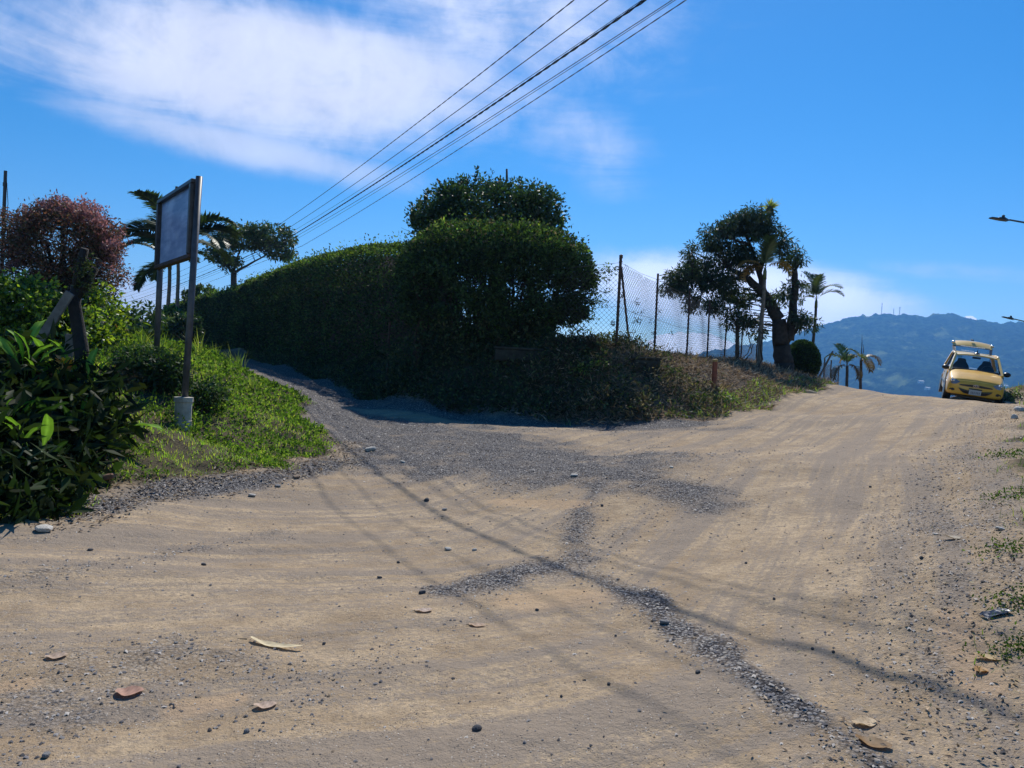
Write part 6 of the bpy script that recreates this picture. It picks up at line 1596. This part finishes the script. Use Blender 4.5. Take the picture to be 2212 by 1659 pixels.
# dark undergrowth in the shaded corner
def undergrowth():
    m = 5200; x = RNG.uniform(-6.5, -3.4, m); y = RNG.uniform(5.3, 8.4, m); dl, _, _ = verge_masks(x, y)
    k = (dl > .02) & (x < -3.45 - .28 * (y - 5.6)); x, y, dl = x[k], y[k], dl[k]; n = len(x)
    z = H(x, y) + RNG.random(n) * np.clip(.2 + dl * .55, .15, .72)
    D = rand_dirs(n); D[:, 2] -= .35; D /= np.linalg.norm(D, axis=1)[:, None]
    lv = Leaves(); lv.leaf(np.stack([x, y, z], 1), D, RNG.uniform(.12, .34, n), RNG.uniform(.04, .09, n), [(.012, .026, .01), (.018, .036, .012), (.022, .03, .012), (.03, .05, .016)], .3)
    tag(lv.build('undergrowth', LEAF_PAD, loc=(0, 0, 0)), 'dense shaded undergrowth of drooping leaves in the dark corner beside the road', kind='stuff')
undergrowth()
# a pale stick by the bank and a scrap of plastic
a = V3((*ground(1732, 848), 0)); a.z = Hm1(a.x, a.y) + .03; b = V3((*ground(1763, 851), 0)); b.z = Hm1(b.x, b.y) + .03
stk = thing('pale_stick', 'pale broken stick lying on the grass edge near the round bush', 'stick', a)
MB().tube([a, a.lerp(b, .5) + V3((0, 0, .02)), b], [.03, .035, .02], 7).build('wood', pmat('pale_wood', (.50, .42, .30), .8, var=.2), stk)
a = V3((*ground(1364, 770), 0)); a = at(1366, 760, 16.9); b = at(1380, 822, 16.4)
stk = thing('dry_cane', 'pale bent dry cane standing against the bank beside the dark block', 'stick', b)
MB().tube([b, b.lerp(a, .5) + V3((.03, 0, 0)), a - V3((.05, 0, 0))], [.014, .012, .006], 6).build('cane', pmat('dry_cane', (.32, .29, .22), .8), stk)
x, y = ground(2146, 1328); n = 12; V = [(x, y, Hm1(x, y) + .02)]
pw = thing('plastic_scrap', 'crumpled dark shiny plastic scrap at the right road edge', 'litter', (x, y, Hm1(x, y)))
V, F = [], []
for i in range(9):
    for j in range(5): xx, yy_ = x - .05 + i * .013, y + .03 - j * .014 - i * .004; V.append((xx, yy_, Hm1(xx, yy_) + .006 + .018 * random.random()))
for i in range(8):
    for j in range(4): F.append((i * 5 + j, i * 5 + j + 1, (i + 1) * 5 + j + 1, (i + 1) * 5 + j))
MB().add(V, F).build('sheet', pmat('dark_plastic', (.08, .085, .10), .25), pw)
c = V3((*ground(190, 1040), 0)); c.z = Hm1(c.x, c.y)
wd = thing('rotten_board', 'reddish brown rotten board on the grass edge below the concrete block', 'board', c)
MB().box(c + V3((0, 0, .05)), (.46, .12, .05), Matrix.Rotation(.35, 3, 'Z') @ Matrix.Rotation(-.25, 3, 'Y'), bev=.01).build('board', pmat('rotten_wood', (.16, .085, .05), .9, var=.4, scale=9), wd)

# ------------------------------------------------------------------ grass, weeds, cut straw
def blades(x, y, z, hgt, wd, cols, lean=.5, jit=.25):
    n = len(x); a = RNG.random(n) * 6.283; ln = np.abs(RNG.normal(size=n)) * lean
    D = np.stack([np.cos(a) * ln, np.sin(a) * ln, np.ones(n)], 1); D /= np.linalg.norm(D, axis=1)[:, None]
    S = np.stack([-np.sin(a + RNG.normal(size=n) * .6), np.cos(a), np.zeros(n)], 1)
    P = np.stack([x, y, z - .01], 1); h_ = hgt[:, None]; w_ = wd[:, None]
    m_ = P + D * h_ * .55; tp = m_ + (D + np.stack([np.cos(a), np.sin(a), -.35 + 0 * a], 1) * (.25 + ln[:, None] * .5)) * h_ * .5
    V = np.stack([P - S * w_ * .5, P + S * w_ * .5, m_ + S * w_ * .38, m_ - S * w_ * .38, tp], 1).reshape(-1, 3)
    b = np.arange(n)[:, None] * 5; F = np.concatenate([b + [0, 1, 2], b + [0, 2, 3], b + [3, 2, 4]], 1).reshape(-1, 3)
    cols = np.array(cols); C = cols[RNG.integers(0, len(cols), n)] * (1 + RNG.normal(size=(n, 1)) * jit).clip(.4, 1.7)
    return V, F, np.repeat(C, 5, 0)
def left_bank():
    m = 170000
    a = RNG.uniform(R(-40), R(-9), m); r = 5.2 * (34 / 5.2) ** RNG.random(m); x = r * np.sin(a); y = r * np.cos(a)
    dl, db, dr = verge_masks(x, y)
    pat = fbm(x * 1.7, y * 1.7, 91); bare = fbm(x * 1.1 + 9, y * 1.1, 93)
    k = (dl > 0) & (RNG.random(m) < sstep(0, .35, dl) * np.where(bare > .55, .3, np.where(bare > .48, .6, 1.0))) & (dl < 6) & ~((x < -4.0) & (y < 8.0))
    x, y, dl, pat = x[k], y[k], dl[k], pat[k]; n = len(x)
    tall = sstep(.9, 2.2, dl) * sstep(.35, .6, pat)
    h_ = (.025 + .038 * RNG.random(n)) * (1 + .5 * pat) + tall * .11 * RNG.random(n)
    w_ = (.005 + .0035 * RNG.random(n)) * np.clip(y / 8, .8, 2.6)
    V, F, C = blades(x, y, Hm(x, y), h_, w_, [(.21, .38, .045), (.29, .45, .06), (.15, .29, .04), (.35, .44, .09), (.30, .30, .11)], .65)
    lv = Leaves().add(V, F, C); o = lv.build('grass', GRASS, loc=(0, 0, 0)); tag(o, 'short sunlit green grass on the left bank', kind='stuff')
    m = 52000
    a = RNG.uniform(R(-42), R(-12), m); r = 5.6 * (22 / 5.6) ** RNG.random(m); x = r * np.sin(a); y = r * np.cos(a)
    dl, _, _ = verge_masks(x, y); pat = fbm(x * 1.4 + 3, y * 1.4, 95)
    k = (dl > .15) & (pat > .42) & (dl < 7) & ~((x < -4.0) & (y < 7.6)); x, y, dl = x[k], y[k], dl[k]; n = len(x)
    P = np.stack([x, y, Hm(x, y) + RNG.random(n) * (.05 + .16 * sstep(.6, 2.0, dl))], 1)
    D = rand_dirs(n, .3); lv = Leaves(); lv.leaf(P, D, (.03 + .03 * RNG.random(n)) * np.clip(y / 8, .9, 1.8), .025 * np.clip(y / 8, .9, 1.8), [(.09, .17, .03), (.13, .23, .04), (.06, .12, .025), (.17, .25, .055)], .3)
    tag(lv.build('weeds', GRASS_DULL, loc=(0, 0, 0)), 'low leafy weeds growing through the grass of the left bank', kind='stuff')
    # litter of brown leaves and clods along the foot of the bank
    m = 9000; x = RNG.uniform(-5, -1.5, m); y = RNG.uniform(5.5, 11, m); dl, _, _ = verge_masks(x, y)
    k = (np.abs(dl + .1) < .5) & (RNG.random(m) < np.exp(-((dl + .1) / .3) ** 2)); x, y = x[k], y[k]; n = len(x)
    D = rand_dirs(n); D[:, 2] *= .3; D /= np.linalg.norm(D, axis=1)[:, None]
    lv = Leaves(); lv.leaf(np.stack([x, y, Hm(x, y) + .012], 1), D, .05, .022, [(.14, .09, .055), (.22, .16, .10), (.09, .06, .04), (.3, .24, .16)], .3, N=np.tile([0, 0, 1.0], (n, 1)) + rand_dirs(n) * .4)
    tag(lv.build('leaf_litter', STRAW, loc=(0, 0, 0)), 'brown leaf litter along the foot of the left bank', kind='stuff')
left_bank()
def tuft(u, v, d, n, h_, cols, label, w_=.012, lean=.45):
    p = at(u, v, d); b = gz(p.x, p.y); t = thing('grass_tuft', label, 'grass', b, 'tall grass tufts')
    x = b.x + RNG.normal(size=n) * .07; y = b.y + RNG.normal(size=n) * .07
    V, F, C = blades(x, y, H(x, y), h_ * RNG.uniform(.5, 1.1, n), np.full(n, w_), cols, lean); Leaves().add(V, F, C).build('blades', GRASS, t)
TG = [(.16, .24, .05), (.12, .2, .04), (.22, .26, .09)]
tuft(510, 830, 15.5, 60, .55, TG, 'tall pale grass tuft at the lane edge above the bright grass corner')
tuft(470, 800, 16.5, 50, .5, TG, 'tall grass tuft at the lane edge, farther up than the pale tuft', .012)
tuft(425, 775, 13.5, 46, .6, TG, 'tall arching grass beside the near sign post', .012)
tuft(350, 765, 12.0, 70, .5, TG, 'thick grass tuft at the foot of the far sign post', .012)
tuft(300, 750, 12.6, 60, .5, TG, 'grass tuft on the bank left of the far sign post', .012)
tuft(250, 745, 12.8, 60, .45, TG, 'grass tuft under the orange shrub', .012)
tuft(445, 868, 10.6, 40, .34, TG, 'low bright grass tuft right of the near sign post', .009)
tuft(540, 870, 12.5, 44, .34, TG, 'bright grass tuft half way along the grass corner', .009)
def centre_bank():
    m = 110000
    x = RNG.uniform(-4, 12.5, m); y = RNG.uniform(15, 30, m); dl, db, dr = verge_masks(x, y)
    k = (db > -.25) & (db < 6) & (y < 20 + x * .9) ; x, y, db = x[k], y[k], db[k]; n = len(x)
    pat = fbm(x * 1.5, y * 1.5, 101)
    dryk = RNG.random(n) < sstep(-.4, 2.2, x) * .9
    xd, yd = x[dryk], y[dryk]; nd = len(xd)
    D = rand_dirs(nd); D[:, 2] = np.abs(D[:, 2]) * .45; D /= np.linalg.norm(D, axis=1)[:, None]
    lv = Leaves(); lv.leaf(np.stack([xd, yd, Hm(xd, yd) + RNG.random(nd) * .05], 1), D, RNG.uniform(.08, .30, nd), RNG.uniform(.012, .024, nd), [(.24, .175, .115), (.34, .265, .18), (.15, .105, .07), (.44, .36, .26), (.09, .065, .045)], .25)
    tag(lv.build('cut_straw', STRAW, loc=(0, 0, 0)), 'dry cut grass and straw covering the sunny bank below the fence', kind='stuff')
    # green edge at the foot, and weeds
    e = (np.abs(db - .15) < .5) & (x > 3.2) & (RNG.random(n) < .9) | ((pat > .66) & (x > .5) & (RNG.random(n) < .2)) | ((db < .6) & (x > 5.5) & (RNG.random(n) < .4))
    xe, ye = x[e], y[e]; ne = len(xe)
    V, F, C = blades(xe, ye, Hm(xe, ye), .06 + .09 * RNG.random(ne), np.full(ne, .016), [(.17, .28, .045), (.22, .33, .06), (.13, .22, .04), (.26, .28, .1)], .6)
    lv = Leaves().add(V, F, C)
    tag(lv.build('verge_grass', GRASS, loc=(0, 0, 0)), 'green grass edging the road at the foot of the dry bank', kind='stuff')
    # creeping growth on the shaded face under the hedge
    m = 420000; x = RNG.uniform(-14, 4.4, m); y = RNG.uniform(14.8, 37, m)
    k = inside(BANK_POLY, x, y) & (x + .56 * (y - 15) < 5.2); x, y = x[k], y[k]
    dl, db, dr = verge_masks(x, y); k = (db > .0) & (db < np.where(x > -3.6, 4.2, 1.9)) & (RNG.random(len(x)) < (1 - .85 * sstep(.8, 3.8, x + (fbm(x * 1.3, y * 1.3, 141) - .5) * 2.4)) * np.where(x > -3.6, 1, .55)); x, y = x[k], y[k]; n = len(x); print('creepers', n)
    lv = Leaves(); lv.leaf(np.stack([x, y, Hm(x, y) + RNG.random(n) ** 1.5 * .36], 1), rand_dirs(n, -.2), .10 * RNG.uniform(.5, 1.3, n) * np.clip(y / 18, 1, 1.7), .045, DK + OLIVE + [(.09, .07, .045), (.10, .13, .04)], .3)
    tag(lv.build('creepers', LEAF_DULL, loc=(0, 0, 0)), 'creeping weeds covering the shaded bank under the hedge', kind='stuff')
    # dry and half-dead weeds in clumps over the lower bank
    m = 60000; x = RNG.uniform(.3, 7.5, m); y = RNG.uniform(14.6, 20.5, m); dl, db, dr = verge_masks(x, y); pat = fbm(x * 1.8 + 11, y * 1.8, 151, 4)
    k = (db > -.05) & (db < 2.6) & (RNG.random(m) < sstep(.46, .58, pat) * sstep(2.6, .6, db) * sstep(5.6, 2.6, x)); x, y, pat = x[k], y[k], pat[k]; n = len(x)
    lv = Leaves(); lv.leaf(np.stack([x, y, Hm(x, y) + RNG.random(n) ** 1.3 * .42 * sstep(.44, .62, pat)], 1), rand_dirs(n, .25), RNG.uniform(.06, .17, n), RNG.uniform(.012, .03, n), [(.05, .045, .025), (.09, .065, .045), (.06, .075, .03), (.22, .17, .11), (.30, .23, .15), (.035, .03, .02)], .3)
    tag(lv.build('dry_weeds', LEAF_DULL, loc=(0, 0, 0)), 'clumps of half-dead brown weeds over the lower bank beside the road', kind='stuff')
    # weeds on the ridge line
    m = 2600; f = RNG.random(m); pts = np.array([(-1.5, 17.6), (0, 17.3), (1.2, 17.2), (2.4, 17.1), (3.7, 19.1), (5.1, 21.6), (6.4, 24), (7.9, 26.8)]); s = f * 6.99; i = s.astype(int); q = (s - i)[:, None]
    P = pts[i] * (1 - q) + pts[np.minimum(i + 1, 7)] * q + RNG.normal(size=(m, 2)) * .15
    lv = Leaves(); hh = .07 + .12 * vnoise(P[:, 0] * 2.2, P[:, 1] * 2.2, 7) * (P[:, 0] < 2.6)
    lv.leaf(np.stack([P[:, 0], P[:, 1], Hm(P[:, 0], P[:, 1]) + RNG.random(m) * hh], 1), rand_dirs(m, .6), .10, .03, OLIVE + DK[:2] + [(.13, .11, .06)], .3)
    tag(lv.build('ridge_weeds', LEAF_DULL, loc=(0, 0, 0)), 'straggly weeds along the top of the bank at the fence foot', kind='stuff')
centre_bank()
for (u, v, d, n, lab) in ((1240, 740, 17.2, 60, 'brown dead weed clump on the bank under the right end of the domed hedge'), (1275, 742, 17.0, 80, 'tallest dead weed clump on the bank, between the hedge and the corner post'), (1205, 745, 17.2, 50, 'dead weed clump under the domed hedge, leftmost of three')):
    shrub('dead_weeds', lab, u, v, d, (.2, .18, .11), n, 14, .07, .025, [(.08, .06, .04), (.12, .09, .055), (.05, .05, .025)], 'dead weed clumps on the bank', mat=LEAF_DULL)
for (u, v, d, lab) in ((1250, 800, 16.4, 'bright green weed on the shaded bank, left one'), (1293, 790, 16.5, 'bright green weed on the shaded bank, right one'), (1505, 862, 16.0, 'green weed patch at the left of the marker post'), (1562, 862, 16.0, 'green weed patch at the right of the marker post'), (1440, 808, 16.9, 'green weed spray right of the dark block')):
    shrub('green_weed', lab, u, v, d, (.2, .15, .08), 26, 12, .09, .03, LIME + MID[:2], 'green weeds on the bank')
def right_verge():
    m = 150000
    a = RNG.uniform(R(24), R(64), m); r = 2.6 * (30 / 2.6) ** RNG.random(m); x = r * np.sin(a); y = r * np.cos(a); dl, db, dr = verge_masks(x, y)
    pat = fbm(x * 2, y * 2, 111)
    k = (dr > .05) & (RNG.random(m) < sstep(.05, .8, dr) * sstep(.38, .52, pat) * np.where(y > 14, 1, .8)); x, y = x[k], y[k]; n = len(x)
    V, F, C = blades(x, y, Hm(x, y), (.03 + .05 * RNG.random(n)) * (1 + sstep(13, 18, y) * 1.6), (.004 + .003 * RNG.random(n)) * np.clip(y / 6, .8, 3), [(.10, .18, .03), (.15, .23, .045), (.20, .22, .07), (.07, .13, .025)], .6)
    tag(Leaves().add(V, F, C).build('verge_grass', GRASS, loc=(0, 0, 0)), 'patchy green grass along the right edge of the road', kind='stuff')
    m = 5000; y = 2.3 + 13.7 * RNG.random(m) ** 1.3; x = np.interp(y, [p[1] for p in RIGHT_EDGE], [p[0] for p in RIGHT_EDGE]) + RNG.normal(size=m) * .5 + .1
    D = rand_dirs(m); D[:, 2] *= .3; D /= np.linalg.norm(D, axis=1)[:, None]
    lv = Leaves(); lv.leaf(np.stack([x, y, Hm(x, y) + .01], 1), D, RNG.uniform(.012, .035, m), .011, [(.24, .2, .1), (.2, .14, .09), (.4, .3, .19), (.12, .08, .05)], .3, N=np.tile([0, 0, 1.0], (m, 1)) + rand_dirs(m) * .5)
    tag(lv.build('leaf_litter', STRAW, loc=(0, 0, 0)), 'dry leaf litter along the right edge of the road', kind='stuff')
right_verge()
for (u, v, s_, lab) in ((2185, 985, .22, 'low weeds at the right road edge, farthest up the slope'), (2196, 1075, .2, 'low weeds at the right road edge beside the pale flat stone'), (2190, 1190, .16, 'low weeds at the right road edge below the pale flat stone'), (2200, 1310, .14, 'low weeds at the right road edge above the plastic scrap'), (2205, 1400, .12, 'low weeds at the right road edge, nearest the camera')):
    x, y = ground(u, v)
    t = thing('weed_patch', lab, 'weeds', (x, y, Hs(x, y)), 'low weeds along the right road edge')
    n = 260; s_ = s_ * (.45 + y / 30); P = np.stack([x + RNG.normal(size=n) * s_, y + RNG.normal(size=n) * s_, np.zeros(n)], 1); P[:, 2] = Hm(P[:, 0], P[:, 1]) + RNG.random(n) * s_ * .35
    lv = Leaves(); lv.leaf(P, rand_dirs(n, .5), RNG.uniform(.014, .034, n) * (.5 + y / 12), .012 * (.5 + y / 12), MID + LIME[3:], .3); lv.build('leaves', GRASS_DULL, t)
shrub('verge_shrub', 'low green bush on the right verge beside the yellow car', 2198, 856, 22.0, (.35, .3, .12), 40, 18, .09, .04, MID + LIME[:1])

# ------------------------------------------------------------------ air: the far mountain fades to blue
def build_haze():
    x0, x1, y0, y1, z0, z1 = -2600., 5200., -60., 3760., -300., 380.
    zmin = float(min(H(np.array([x0, x1, 0.]), np.array([4000., 4000, 4000])).min(), -126)) - 12
    V = [(x, y, z) for x in (x0, x1) for y in (y0, y1) for z in (zmin, z1)]
    o = MB().add(V, [(0, 1, 3, 2), (4, 6, 7, 5), (0, 4, 5, 1), (2, 3, 7, 6), (0, 2, 6, 4), (1, 5, 7, 3)]).build('haze', None)
    m = bpy.data.materials.new('haze_air'); m.use_nodes = True; t = NT(m.node_tree); t.n.clear()
    v = t.new('ShaderNodeVolumePrincipled'); v.inputs['Density'].default_value = HAZE; v.inputs['Color'].default_value = (.16, .46, 1.0, 1); v.inputs['Anisotropy'].default_value = .4
    ou = t.new('ShaderNodeOutputMaterial'); t.l.new(v.outputs[0], ou.inputs['Volume']); o.data.materials.append(m)
    tag(o, kind='stuff')
HAZE = 2.0e-4
if HAZE > 0: build_haze()
